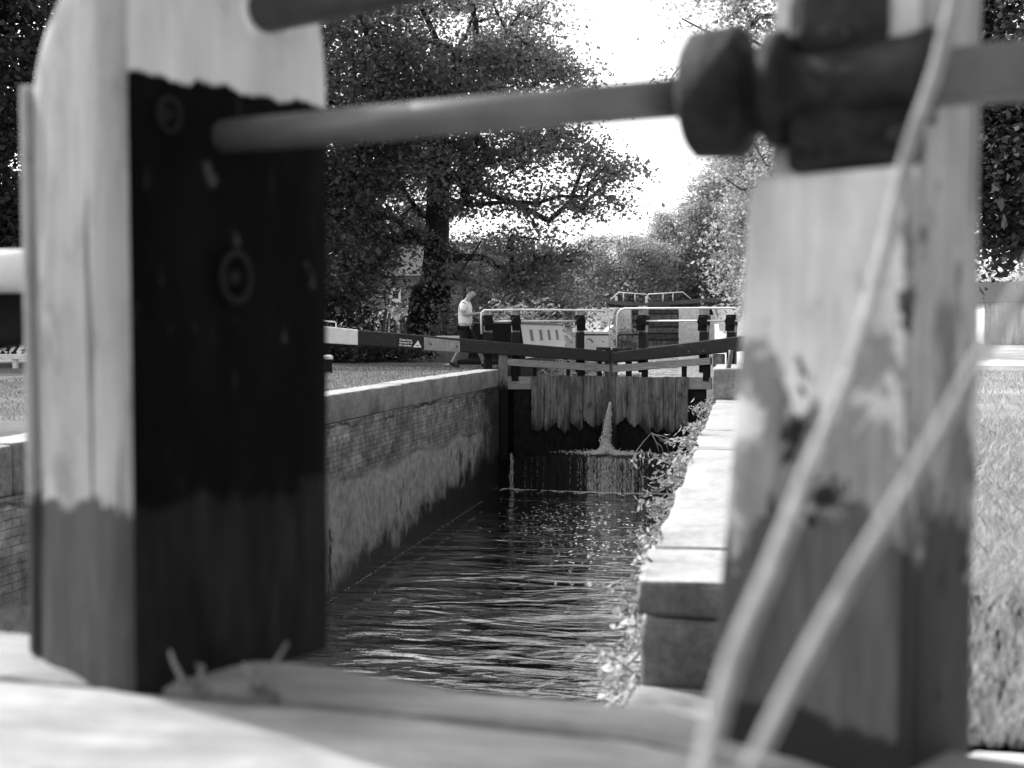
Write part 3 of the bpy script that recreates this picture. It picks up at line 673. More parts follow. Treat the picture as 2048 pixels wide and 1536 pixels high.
def bush(name, centre, radii, n, leaf, mat, label, cat='bush', group=None, seed=0, stems=8, flat=.8):
    rg = np.random.default_rng(seed); c_ = np.array(centre, float); r_ = np.array(radii, float)
    root = thing(name, (c_[0], c_[1], c_[2]), label, cat, group)
    k = max(6, n // 60); d = rg.normal(0, 1, (k, 3)); d /= np.linalg.norm(d, axis=1)[:, None]; d *= rg.uniform(.5, 1, (k, 1)); d[:, 2] = np.abs(d[:, 2]) * flat + .15
    ce = c_ + d * r_; C = (ce[rg.integers(0, k, n)] + rg.normal(0, .22, (n, 3)) * r_)
    C[:, 2] = np.maximum(C[:, 2], c_[2] + .01)
    Vl, Fl = leaf_quads(C, leaf, .4, .5, rg); obj_np('foliage', Vl, Fl, mat, root)
    mb = MB()
    for i in range(min(stems, k)): mb.tube([c_ + rg.normal(0, .1, 3) * r_ * np.array([1, 1, 0]), (c_ + ce[i]) / 2 + rg.normal(0, .05, 3) * r_, ce[i]], [.02, .012, .006], 5)
    obj('stems', mb, M['bark'], root); return root
for i, (px, Y, rx, rz, n, mt, lb) in enumerate((
        (735, 31, 1.3, .62, 2600, 'leaf_dark', 'low dark hedge under the black balance beam'),
        (650, 30, 1.0, .9, 2200, 'leaf_dark', 'dark ivy mound beside the white beam tail'),
        (665, 34, 1.5, 2.2, 3600, 'leaf_dark', 'tall dark laurel bush between the post and the brick house'),
        (915, 34, 1.2, 1.75, 3000, 'leaf_mid', 'layered shrub between the ivy clad trunk and the man'),
        (1010, 40, 1.9, 1.7, 2600, 'leaf_mid', 'shrub behind the white handrail, right of the man'),
        (1030, 47, 1.0, 1.0, 2000, 'leaf_light', 'pale bush on the far bank beyond the moored boat'),
        (785, 46, 2.6, 1.5, 2600, 'leaf_mid', 'scrub at the foot of the brick house wall'))):
    x_, y_, z_ = at_ground(px, Y); bush('bush', (x_, y_, z_), (rx, rx * .8, rz), n, .12 if Y < 40 else .16, M[mt], lb, 'bush', 'bushes on the left bank', 60 + i)
for i, (px, Y, rx, rz, n, mt, lb) in enumerate((
        (1252, 33, .5, .9, 1500, 'leaf_light', 'pale weedy bush in front of the upper lock, above the mitre'),
        (1160, 31, .9, .62, 1500, 'leaf_pale', 'pale waterside weeds between the boat and the mitre'),
        (2000, 57, 2.2, 2.9, 2600, 'leaf_light', 'bright bush rising behind the whitewashed building'))):
    x_, y_, z_ = at_ground(px, Y); z_ = POND if px < 1200 and Y < 35 or px == 1255 else z_
    bush('bush', (x_, y_, z_), (rx, rx * .8, rz), n, .09 if Y < 40 else .15, M[mt], lb, 'bush', 'pale bushes by the water', 80 + i)

# weeds hanging over the right wall --------------------------------------------------------
def weed(px, py, d, n, size, spread, hang, mt, label, seed):
    rg = np.random.default_rng(seed); b = PD(px, py, d); b = Vector((WR + .02, b.y, min(b.z, -.02)))
    root = thing('wall_weed', b, label, 'weed', 'weeds growing from the right lock wall')
    mb = MB(); C = []
    for i in range(n):
        a = rg.uniform(-1.2, 1.2); o = np.array([-abs(rg.normal(.5, .35)) * spread, math.sin(a) * spread * 1.3, rg.uniform(-hang, .12 + .1 * spread)])
        y0 = rg.normal(0, spread * .7)
        p0 = np.array(b) + np.array([.0, y0, -abs(rg.normal(0, .15))]); p2 = p0 + o; p1 = (p0 + p2) / 2 + np.array([0, 0, .12 * spread])
        p2[0] = min(p2[0], WR - .03)
        mb.tube([p0, p1, p2], [.006, .004, .002], 4)
        for q in range(42):
            t = rg.uniform(.15, 1.05); C.append(p0 * (1 - t) ** 2 + 2 * p1 * t * (1 - t) + p2 * t * t + rg.normal(0, size * .45, 3))
    obj('stems', mb, M['pale_bark'], root); C = np.array(C); C[:, 0] = np.minimum(C[:, 0], WR - .015)
    Vl, Fl = leaf_quads(C, size, .35, .42, rg); obj_np('foliage', Vl, Fl, M[mt], root)
for i, a in enumerate(((1285, 1290, 4.6, 95, .032, .22, .95, 'leaf_pale', 'large pale weed clump at the near end of the right wall'),
        (1300, 1180, 5.4, 80, .032, .24, .8, 'leaf_light', 'pale weed trailing over the coping just past the near corner'),
        (1330, 1080, 6.6, 80, .036, .28, .85, 'leaf_pale', 'broad leaved weed leaning out from the middle of the right wall'),
        (1345, 1010, 8.0, 70, .042, .42, .8, 'leaf_light', 'feathery weed halfway along the right wall'),
        (1375, 940, 10.2, 70, .05, .5, .8, 'leaf_light', 'bushy weed hanging level with the cill'),
        (1395, 880, 13.0, 50, .055, .5, .8, 'leaf_light', 'grey weed tuft below the raised quoin block'),
        (1412, 830, 17.0, 30, .065, .5, .8, 'leaf_light', 'ragged weed beside the iron strap'),
        (1420, 790, 22.0, 30, .075, .5, 1.0, 'leaf_mid', 'dark weed on the wall next to the right gate'))):
    weed(*a, seed=200 + i)
def cone_flower():
    root_p = PY(1388, 812, 24.6); mb = MB()
    t = thing('flower_spike', root_p, 'pale drooping flower spike against the dark right gate', 'flower')
    pts = [PY(1388, 812, 24.6), PY(1394, 822, 24.6), PY(1401, 834, 24.6), PY(1412, 842, 24.6)]
    m = MB(); m.tube(pts, .008, 5); obj('stem', m, M['pale_bark'], t)
    C = []
    for i in range(len(pts) - 1):
        for q in range(26): C.append(np.array(pts[i].lerp(pts[i + 1], q / 26)) + RNG.normal(0, .028, 3))
    V, F = leaf_quads(C, .045, .2, .8); obj_np('blossom', V, F, M['leaf_pale'], t)
cone_flower()
# broken twig caught on the cill
mb = MB(); q = lambda a, b: PY(a, b, Y_END + .15)
for ch in ([(1271, 905), (1288, 882), (1303, 866)], [(1303, 866), (1312, 884), (1318, 903)], [(1303, 866), (1322, 876), (1342, 892)], [(1306, 869), (1326, 872), (1345, 880)], [(1312, 884), (1322, 892), (1326, 902)], [(1322, 876), (1333, 889), (1336, 900)]):
    mb.tube([q(*c_) for c_ in ch], [.014, .01, .005], 5)
tag(obj('fallen_branch', mb, plain('bleached_wood', .3, .5)), 'bleached forked branch stranded on the cill beside the jet', 'branch')

# grass ------------------------------------------------------------------------------------
def blades(name, n, f, hgt, mat, label):
    P = np.array([f() for _ in range(n)]); a = RNG.uniform(0, 2 * np.pi, n); d = np.stack([np.cos(a), np.sin(a), np.zeros(n)], 1)
    h_ = hgt * RNG.uniform(.4, 1.5, n)[:, None]; lean = RNG.normal(0, .5, (n, 2)) * h_; tip = P + np.concatenate([lean, h_], 1)
    wd = d * (.0016 + .0012 * P[:, 1:2] / 5)
    V = np.stack([P - wd, P + wd, (P + tip) / 2 + wd * .7 + np.array([0, 0, .1]) * h_, tip, (P + tip) / 2 - wd * .7 + np.array([0, 0, .1]) * h_], 1).reshape(-1, 3)
    return tag(obj_np(name, V, np.arange(5 * n).reshape(-1, 5), mat), label, 'grass', kind='stuff')
def near_right():
    y_ = 2.5 + 9 * random.random() ** 1.4; return (WR + .78 + random.random() * 3.2, y_, 0)
def far_right():
    y_ = 9 + 16 * random.random(); return (WR + .8 + random.random() * 8, y_, 0)
def left_lawn():
    y_ = 10 + 18 * random.random(); return (WL - .42 - 7 * random.random(), y_, 0)
blades('grass', 60000, near_right, .06, M['grass_dry'], 'long dry grass beside the right coping')
blades('grass', 9000, far_right, .07, M['grass_dry'], 'grass on the right bank further off')
blades('grass', 26000, left_lawn, .035, M['grass_short'], 'short grass on the left bank behind the coping')

# ------------------------------------------------------------------ left bank things
bo = thing('bollard', at_ground(655, 22.5), 'short black mooring bollard with a white cap on the left lawn', 'bollard')
bx = Vector(bo.location); mb = MB(); mb.lathe(bx, (0, 0, 1), [(-.05, .095), (.26, .085), (.27, .07)], 18); obj('post', mb, M['black_paint'], bo, smooth=True)
mb = MB(); mb.lathe(bx + Vector((0, 0, .27)), (0, 0, 1), [(0, .07), (.005, .105), (.05, .11), (.075, .095), (.09, .05), (.092, .001)], 18); obj('cap', mb, M['white_paint'], bo, smooth=True)

# brick cottage
g = G('cottage_brick'); sp = g.n('ShaderNodeCombineXYZ'); g.t.links.new(g.xyz(0), sp.inputs[0]); g.t.links.new(g.xyz(2), sp.inputs[1])
br = g.n('ShaderNodeTexBrick'); g.t.links.new(sp.outputs[0], br.inputs['Vector']); br.inputs['Scale'].default_value = 1
br.inputs['Brick Width'].default_value = .23; br.inputs['Row Height'].default_value = .075; br.inputs['Mortar Size'].default_value = .01
br.inputs['Color1'].default_value = (.07, .07, .07, 1); br.inputs['Color2'].default_value = (.16, .16, .16, 1); br.inputs['Mortar'].default_value = (.3, .3, .3, 1)
M['cottage_brick'] = g.done(g.math('MULTIPLY', br.outputs[0], g.mr(g.noise(g.pos(), 3, 6), .3, .7, .7, 1.2)), .9, br.outputs['Fac'], -.4, .01)
YH = 50; hx0, hx1 = PY(670, 600, YH).x, PY(862, 600, YH).x; hz0 = float(gz(YH)) - .1
ho = thing('brick_house', ((hx0 + hx1) / 2, YH, hz0), 'small brick house with one white framed window seen through the trees', 'house')
wx0, wx1 = PY(781, 600, YH).x, PY(802, 600, YH).x; wz0, wz1 = PY(790, 602, YH).z, PY(790, 577, YH).z
mb = MB()
for (a, b, c_, d_) in ((hx0, wx0, hz0, 3.3), (wx1, hx1, hz0, 3.3), (wx0, wx1, hz0, wz0), (wx0, wx1, wz1, 3.3)): mb.box(a, b, YH, YH + .25, c_, d_)
mb.box(hx0, hx0 + .25, YH + .25, YH + 6, hz0, 3.3); mb.box(hx1 - .25, hx1, YH + .25, YH + 6, hz0, 3.3)
obj('wall', mb, M['cottage_brick'], ho)
mb = MB(); mb.add([(hx0 - .3, YH - .3, 3.2), (hx1 + .3, YH - .3, 3.2), (hx1 + .3, YH + 3, 4.7), (hx0 - .3, YH + 3, 4.7), (hx0 - .3, YH + 6.3, 3.2), (hx1 + .3, YH + 6.3, 3.2)], [(0, 1, 2, 3), (3, 2, 5, 4), (0, 3, 4), (1, 5, 2), (0, 4, 5, 1)])
obj('roof', mb, plain('slate', .015, .035, 9), ho)
mb = MB(); f_ = .1
mb.box(wx0, wx1, YH - .05, YH + .08, wz0, wz0 + f_); mb.box(wx0, wx1, YH - .05, YH + .08, wz1 - f_, wz1); mb.box(wx0, wx0 + f_, YH - .05, YH + .08, wz0 + f_, wz1 - f_); mb.box(wx1 - f_, wx1, YH - .05, YH + .08, wz0 + f_, wz1 - f_)
mb.box(wx0 - .06, wx1 + .06, YH - .1, YH - .052, wz0 - .07, wz0 + .02)
wf = obj('window', mb, M['white_paint'], ho)
mb = MB(); mb.box(wx0 + f_, wx1 - f_, YH + .02, YH + .04, wz0 + f_, wz1 - f_); obj('pane', mb, plain('window_glass', .05, .12, 3, .15), wf)

# rustic stake fence in front of it
fx = at_ground(778, 33)
fe = thing('stake_fence', fx, 'rough paling of leaning wooden stakes left of the ivy clad trunk', 'fence')
for i, (xa, ya, xb, yb, r_) in enumerate(((735, 690, 740, 645, .03), (752, 690, 773, 618, .055), (766, 690, 776, 636, .035), (785, 690, 789, 640, .03), (797, 690, 790, 642, .03), (806, 690, 801, 640, .035), (813, 690, 807, 632, .05), (745, 690, 748, 650, .025), (760, 690, 763, 648, .025), (779, 690, 781, 646, .025))):
    mb = MB(); a, b = PY(xa, ya + 40, 33), PY(xb, yb, 33.2); mb.tube([a, (a + b) / 2 + Vector((.02, 0, 0)), b], [r_, r_, r_ * .8], 7); obj('stake', mb, M['pale_bark'], fe)
mb = MB(); mb.tube([PY(730, 668, 33.1), PY(820, 672, 33.1)], .03, 6); obj('rail', mb, M['pale_bark'], fe)

# low whitewashed wall behind the man
a, b = PY(872, 672, 31.5), PY(1010, 672, 31.5)
mb = MB(); mb.box(a.x, b.x, 31.5, 31.8, -.05, .3, 1); mb.box(a.x, b.x, 31.49, 31.81, .3, .7, 0)
tag(obj('low_wall', mb, [M['white_paint'], M['dark_stone']], bevel=.02), 'low whitewashed wall behind the walking man', 'wall')
# white rail fence at the far left
a, b = PY(-120, 713, 24), PY(330, 716, 24)
fr = thing('rail_fence', (a.x, 24, 0), 'low white rail on the lawn at the left edge of the view', 'fence')
mb = MB(); mb.box(a.x, b.x, 24, 24.06, .20, .32); obj('rail', mb, M['white_paint'], fr, bevel=.01)
for t in (0.02, .33, .66, .97):
    x_ = a.x + (b.x - a.x) * t; mb = MB(); mb.box(x_ - .05, x_ + .05, 24.065, 24.16, -.05, .3); obj('post', mb, M['white_paint'], fr, bevel=.01)

# ------------------------------------------------------------------ man stepping up to the gate
def skin(name, verts, edges, radii, mat, parent, sub=2, root=0):
    me = bpy.data.meshes.new(name); org = wloc(parent) if parent else Vector()
    me.from_pydata(verts, edges, []); me.materials.append(mat)
    o = bpy.data.objects.new(name, me); link(o, parent)
    md = o.modifiers.new('skin', 'SKIN')
    if not me.skin_vertices: me.attributes  # layer is made with the modifier
    sv = me.skin_vertices[0].data
    for i, r_ in enumerate(radii): sv[i].radius = r_ if hasattr(r_, '__len__') else (r_, r_); sv[i].use_root = (i == root)
    md.use_smooth_shade = True
    sb = o.modifiers.new('sub', 'SUBSURF'); sb.levels = sub; sb.render_levels = sub
    return o
M['skin'] = plain('skin', .30, .40, 20, .55, .05, .002); M['hair'] = plain('hair', .03, .1, 60, .8, .4, .004)
g = G('shirt'); wv = g.n('ShaderNodeTexWave'); wv.wave_type = 'BANDS'; wv.bands_direction = 'Z'; g.t.links.new(g.pos(local=True), wv.inputs[0]); wv.inputs['Scale'].default_value = 7.0
M['shirt'] = g.done(g.mr(wv.outputs[1], .0, .25, .72, .84), .9, g.noise(g.pos(), 25, 4), .4, .01)
M['shorts'] = plain('shorts', .008, .02, 20, .9, .3, .004); M['shoe'] = plain('shoe', .01, .025, 20, .7)
mp = PZ(930, 739, 0.0); MY0 = 26.3; mp = Vector((PY(930.5, 700, MY0).x, MY0, 0))
man = thing('person', mp, 'man in pale striped T-shirt and dark shorts walking with one hand on the white handrail', 'person')
ms = .985
def mv(l): return [(x * ms, y * ms, z * ms) for (x, y, z) in l]
bodyv = mv([(0, 0, .95), (.005, 0, 1.10), (.0, 0, 1.28), (.0, 0, 1.44), (.05, 0, 1.55), (.085, 0, 1.60), (.135, 0, 1.675), (.145, 0, 1.765),      # 0-7 pelvis..crown
         (-.0, -.09, .90), (-.03, -.10, .54), (-.27, -.10, .16), (-.31, -.10, .10), (-.16, -.10, .035),                              # 8-12 rear leg (near side)
         (.02, .09, .90), (.25, .10, .53), (.39, .10, .16), (.39, .10, .10), (.56, .10, .05),                                                                        # 13-17 front leg
         (-.01, -.18, 1.46), (.02, -.23, 1.20), (.27, -.18, 1.235), (.35, -.17, 1.245), (.42, -.165, 1.245),                          # 18-22 near arm to palm
         (-.01, .18, 1.46), (-.02, .24, 1.20), (.2, .16, 1.22), (.27, .15, 1.235), (.33, .145, 1.235),                                                            # 23-27 far arm
         (.255, 0, 1.665)])                                                                                                             # 28 nose
bodye = [(0, 1), (1, 2), (2, 3), (3, 4), (4, 5), (5, 6), (6, 7), (0, 8), (8, 9), (9, 10), (10, 11), (11, 12), (0, 13), (13, 14), (14, 15), (15, 16), (16, 17), (3, 18), (18, 19), (19, 20), (20, 21), (21, 22), (3, 23), (23, 24), (24, 25), (25, 26), (26, 27), (6, 28)]
bodyr = [(.12, .15), (.105, .14), (.115, .155), (.115, .16), (.062, .062), (.066, .062), (.108, .086), (.09, .08), .088, .062, .038, .035, .03, .088, .062, .04, .035, .03, .06, .045, .028, .03, .03, .06, .045, .028, .03, .03, .016]
body = skin('body', bodyv, bodye, bodyr, M['skin'], man)
def fingers(base, nm):
    for k in range(5):
        th = k == 4
        p0 = Vector(base) + (Vector((.0, -.02, -.015)) if th else Vector((.03, -.028 + .018 * k, .0)))
        ln = (.055, .085, .09, .085, .07)[k] if not th else .06
        d1 = Vector((.8, -.5, -.3)) if th else Vector((.9, 0, .05)); d2 = Vector((.6, .2, -.8)) if th else Vector((.25, 0, -1))
        p1 = p0 + d1.normalized() * ln * .45; p2 = p1 + (d1 + d2).normalized() * ln * .35; p3 = p2 + d2.normalized() * ln * .3
        skin('finger', [p0, p1, p2, p3], [(0, 1), (1, 2), (2, 3)], [.011, .010, .009, .008], M['skin'], body, 1)
fingers(mv([(.43, -.165, 1.245)])[0], 'n'); fingers(mv([(.34, .145, 1.235)])[0], 'f')
sh = skin('t_shirt', mv([(.0, 0, .92), (.005, 0, 1.08), (.0, 0, 1.28), (.0, 0, 1.44), (.035, 0, 1.535), (-.005, -.18, 1.45), (.012, -.235, 1.27), (-.005, .18, 1.45), (-.015, .235, 1.27)]),
     [(0, 1), (1, 2), (2, 3), (3, 4), (3, 5), (5, 6), (3, 7), (7, 8)], [(.15, .175), (.14, .17), (.145, .18), (.14, .18), (.075, .075), .085, .075, .085, .075], M['shirt'], man)
st_ = skin('shorts', mv([(0, 0, .97), (0, -.09, .86), (-.03, -.10, .5), (.02, .09, .86), (.23, .10, .54)]), [(0, 1), (1, 2), (0, 3), (3, 4)], [(.14, .16), .12, .088, .12, .09], M['shorts'], man)
skin('hair', mv([(.085, 0, 1.67), (.09, 0, 1.75), (.13, 0, 1.80), (.19, 0, 1.80)]), [(0, 1), (1, 2), (2, 3)], [(.075, .07), (.085, .09), (.065, .085), (.04, .05)], M['hair'], man)
for s_ in (-1, 1): skin('ear', mv([(.115, s_ * .085, 1.69), (.11, s_ * .092, 1.73)]), [(0, 1)], [.014, .02], M['skin'], body, 1)
for s_ in (-1, 1): skin('eye', mv([(.205, s_ * .032, 1.725), (.209, s_ * .032, 1.727)]), [(0, 1)], [.011, .009], M['hair'], body, 1)
skin('shoe', mv([(-.355, -.10, .145), (-.30, -.10, .10), (-.20, -.10, .045), (-.10, -.10, .028)]), [(0, 1), (1, 2), (2, 3)], [(.035, .04), (.05, .045), (.042, .05), (.03, .045)], M['shoe'], man)
skin('shoe', mv([(.34, .10, .07), (.41, .10, .07), (.52, .10, .055), (.61, .10, .06)]), [(0, 1), (1, 2), (2, 3)], [(.04, .04), (.05, .045), (.035, .05), (.028, .045)], M['shoe'], man)
# ------------------------------------------------------------------ pound above: boat, fence, upper lock
bp = Vector((-6, 29.5, POND))
bt = thing('narrowboat', bp, 'pale sided narrowboat moored on the left of the upper pound', 'boat')
xr = PY(1052, 680, 30).x; xl = xr - 1.5; y0, y1 = 30.0, 37.0; zt = PY(1045, 648, 30).z
mb = MB(); mb.hexa([(xl, y0, POND + .45), (xr, y0, POND + .45), (xr, y1, POND + .45), (xl, y1, POND + .45), (xl + .15, y0, zt), (xr - .13, y0, zt), (xr - .13, y1, zt), (xl + .15, y1, zt)])
obj('cabin', mb, plain('boat_cream', .62, .74, 2, .4, .05, .002), bt, bevel=.01)
mb = MB(); mb.box(xl + .1, xr - .08, y0 - .05, y1 + .05, zt + .002, zt + .045); obj('roof', mb, M['grey_iron'], bt, bevel=.015)
mb = MB(); mb.box(xl - .06, xr + .06, y0 - 1.1, y1 + 1.6, POND - .3, POND + .44); obj('hull', mb, M['black_paint'], bt, bevel=.06)
mb = MB(); mb.hexa([(xl - .01, y0 - .03, POND + .46), (xr - .01, y0 - .03, POND + .46), (xr - .01, y0 - .004, POND + .46), (xl - .01, y0 - .004, POND + .46), (xl + .14, y0 - .03, zt), (xr - .14, y0 - .03, zt), (xr - .14, y0 - .004, zt), (xl + .14, y0 - .004, zt)]); obj('rear_bulkhead', mb, M['black_paint'], bt, bevel=.01)
for yy in (31.1, 32.6, 34.0, 35.5):
    mb = MB(); zz0, zz1 = zt - .44, zt - .14
    f0 = (zz0 - POND - .45) / (zt - POND - .45) * .13; f1 = (zz1 - POND - .45) / (zt - POND - .45) * .13
    mb.hexa([(xr - f0 - .03, yy, zz0), (xr - f0 + .008, yy, zz0), (xr - f0 + .008, yy + .42, zz0), (xr - f0 - .03, yy + .42, zz0), (xr - f1 - .03, yy, zz1), (xr - f1 + .008, yy, zz1), (xr - f1 + .008, yy + .42, zz1), (xr - f1 - .03, yy + .42, zz1)])
    obj('window', mb, M['grey_iron'], bt)
# pale bank wall beyond the boat
mb = MB(); 
for f_, ya, h_ in ((PLf, 42, .32), (PRf, 29, .1)):
    for k in range(8):
        y_a, y_b = ya + (109 - ya) * k / 8, ya + (109 - ya) * (k + 1) / 8; x_a, x_b = f_(y_a), f_(y_b)
        za, zb = float(gz(y_a)) * .8 + h_, float(gz(y_b)) * .8 + h_
        if zb > 1.5: zb = 1.5
        mb.hexa([(x_a - .2, y_a, -1), (x_a + .2, y_a, -1), (x_b + .2, y_b, -1), (x_b - .2, y_b, -1), (x_a - .2, y_a, za), (x_a + .2, y_a, za), (x_b + .2, y_b, zb), (x_b - .2, y_b, zb)])
tag(obj('bank_wall', mb, M['pale_stone'], bevel=.03), 'pale stone walls edging the pound above the far gates', 'wall')
# picket fence
pf0, pf1 = Vector((-10.7, 62, 0)), Vector((-11.4, 96, 0)); nP = 34
pf = thing('picket_fence', (pf0.x, pf0.y, float(gz(64))), 'white picket fence receding along the left bank above the boat', 'fence')
for i in range(nP):
    q = pf0.lerp(pf1, i / (nP - 1)); z0 = float(gz(q.y)); mb = MB(); d_ = .07
    mb.add([(q.x - d_, q.y, z0), (q.x + d_, q.y, z0), (q.x + d_, q.y, z0 + 1.15), (q.x, q.y, z0 + 1.3), (q.x - d_, q.y, z0 + 1.15), (q.x - d_, q.y + .04, z0), (q.x + d_, q.y + .04, z0), (q.x + d_, q.y + .04, z0 + 1.15), (q.x, q.y + .04, z0 + 1.3), (q.x - d_, q.y + .04, z0 + 1.15)],
           [(0, 1, 2, 3, 4), (9, 8, 7, 6, 5), (0, 5, 6, 1), (1, 6, 7, 2), (2, 7, 8, 3), (3, 8, 9, 4), (4, 9, 5, 0)])
    obj('picket', mb, M['white_paint'], pf)
for hh in (.35, .95):
    mb = MB(); mb.tube([(pf0.lerp(pf1, t).x, pf0.lerp(pf1, t).y + .07, float(gz(pf0.lerp(pf1, t).y)) + hh) for t in np.linspace(0, 1, 12)], .04, 4); obj('rail', mb, M['white_paint'], pf)
# pale strip of path on the left bank above the boat
mb = MB()
for i in range(14):
    ya, yb = 44 + i * 3.7, 44 + (i + 1) * 3.7; za, zb = float(gz(ya)) + .012, float(gz(yb)) + .012
    mb.add([(PLf(ya) - 4.5, ya, za), (PLf(ya) - .5, ya, za), (PLf(yb) - .5, yb, zb), (PLf(yb) - 4.5, yb, zb)], [(0, 1, 2, 3)])
tag(obj('path', mb, M['path']), 'sunlit pale path on the left bank beside the upper pound', 'path', kind='structure')

YU = 109.0
def pu(px, py, dy=0): return PY(px, py, YU + dy)
ul = thing('lock_wall', pu(1230, 690), 'whitewashed head walls of the upper lock on either side of its dark gates', 'lock wall')
mb = MB(); a, b = pu(1150, 690), pu(1262, 616); mb.box(a.x, b.x, YU - .5, YU + 6, -1, b.z); obj('wing', mb, M['white_paint'], ul, bevel=.05)
mb = MB(); a, b = pu(1358, 690), pu(1402, 618); mb.box(a.x, b.x, YU - .5, YU + 6, -1, b.z); obj('wing', mb, M['pale_stone'], ul, bevel=.05)
mb = MB(); a, b = pu(1402, 690), pu(1600, 630); mb.box(a.x + .02, b.x, YU - .3, YU + 6, -1, b.z); obj('bank_face', mb, M['pale_stone'], ul, bevel=.05)
M['upper_board'] = plain('upper_board', .025, .12, 3, .9, .5, .02)
M['upper_beam'] = plain('upper_beam', .05, .11, 3, .9, .5, .02)  # black beams greyed to put the distance veil into their colour
ug = thing('lock_gate', pu(1310, 690), 'dark timber gates of the upper lock with wide black beams and white rails', 'lock gate')
for i in range(6):
    mb = MB(); a, b = pu(1262, 692 - i * 13.2), pu(1358, 682 - i * 13.2); mb.box(a.x, b.x, YU + .6 + .03 * (i % 2), YU + .75 + .03 * (i % 2), a.z, b.z); obj('gate_board', mb, M['upper_board'] if i % 2 else M['gate_plank'], ug)
mb = MB(); a, b = pu(1262, 694), pu(1358, 614); mb.box(a.x, b.x, YU + .8, YU + .95, a.z, b.z); obj('gate_back', mb, M['upper_board'], ug)
def ubeam(name, A, Bp, mat):
    mb = MB(); (xa, ta, ba), (xb, tb, bb) = A, Bp; P0, P1, P2, P3 = pu(xa, ba), pu(xb, bb), pu(xb, tb), pu(xa, ta)
    dv = Vector((0, .45, 0)); mb.hexa([P0, P1, P1 + dv, P0 + dv, P3, P2, P2 + dv, P3 + dv]); return obj(name, mb, mat, ug, bevel=.03)
ubeam('balance_beam', (1174, 596, 603), (1287, 606, 613.5), M['upper_beam']); ubeam('balance_beam', (1287.5, 606, 613.5), (1455, 594, 602), M['upper_beam']); ubeam('beam_end', (1455.5, 592, 602), (1481, 590, 600), M['white_paint'])
for pts in ([(1221, 600), (1237, 584.5), (1293, 588.5), (1300, 600)], [(1291, 601), (1297, 588.5), (1365, 584), (1382, 598)], [(1247, 586), (1247, 602)], [(1270, 587), (1270, 603)], [(1326, 587), (1326, 603)], [(1346, 586), (1346, 602)]):
    mb = MB(); mb.tube([pu(x_, y_, .3) for (x_, y_) in pts], .045, 6); obj('railing', mb, M['white_pipe'], ug, smooth=True)
for px in (1231, 1292, 1405):
    mb = MB(); a, b = pu(px - 2.5, 604), pu(px + 2.5, 592); mb.box(a.x, b.x, YU + .5, YU + .75, a.z - .2, b.z); obj('post', mb, M['white_paint'], ug, bevel=.02)
mb = MB(); a, b = pu(1426, 612, -.9), pu(1448, 668, -.9); mb.tube([a, b], .24, 6)
tag(obj('handrail_beam', mb, M['white_paint']), 'white slanting timber below the upper lock, right of the gates', 'beam')

# whitewashed building on the far right
YB = 50; b0, b1 = PY(1968, 690, YB), PY(2230, 600, YB)
g = G('stained_white'); n = g.noise(g.pos((1, 1, .12)), 2.2, 7, .7); n2 = g.noise(g.pos(), 12, 6)
M['stained_white'] = g.done(g.math('MULTIPLY', g.mr(n, .45, .62, .75, .25), g.mr(n2, .3, .7, .85, 1.05)), .9, n2, .3, .01)
wb = thing('white_building', ((b0.x + b1.x) / 2, YB, 0), 'low whitewashed building with streaked wall at the right edge of the view', 'building')
mb = MB(); mb.box(b0.x, b1.x, YB, YB + 5, -.1, PY(2000, 604, YB).z); obj('wall', mb, M['stained_white'], wb, bevel=.02)
zt = PY(2000, 604, YB).z; mb = MB(); mb.add([(b0.x - .2, YB - .2, zt - .02), (b1.x + .2, YB - .2, zt - .02), (b1.x + .2, YB + 2.5, zt + .9), (b0.x - .2, YB + 2.5, zt + .9), (b0.x - .2, YB + 5.2, zt - .02), (b1.x + .2, YB + 5.2, zt - .02)], [(0, 1, 2, 3), (3, 2, 5, 4), (0, 3, 4), (1, 5, 2), (0, 4, 5, 1)])
obj('roof', mb, plain('roof_dark', .03, .07, 8), wb)

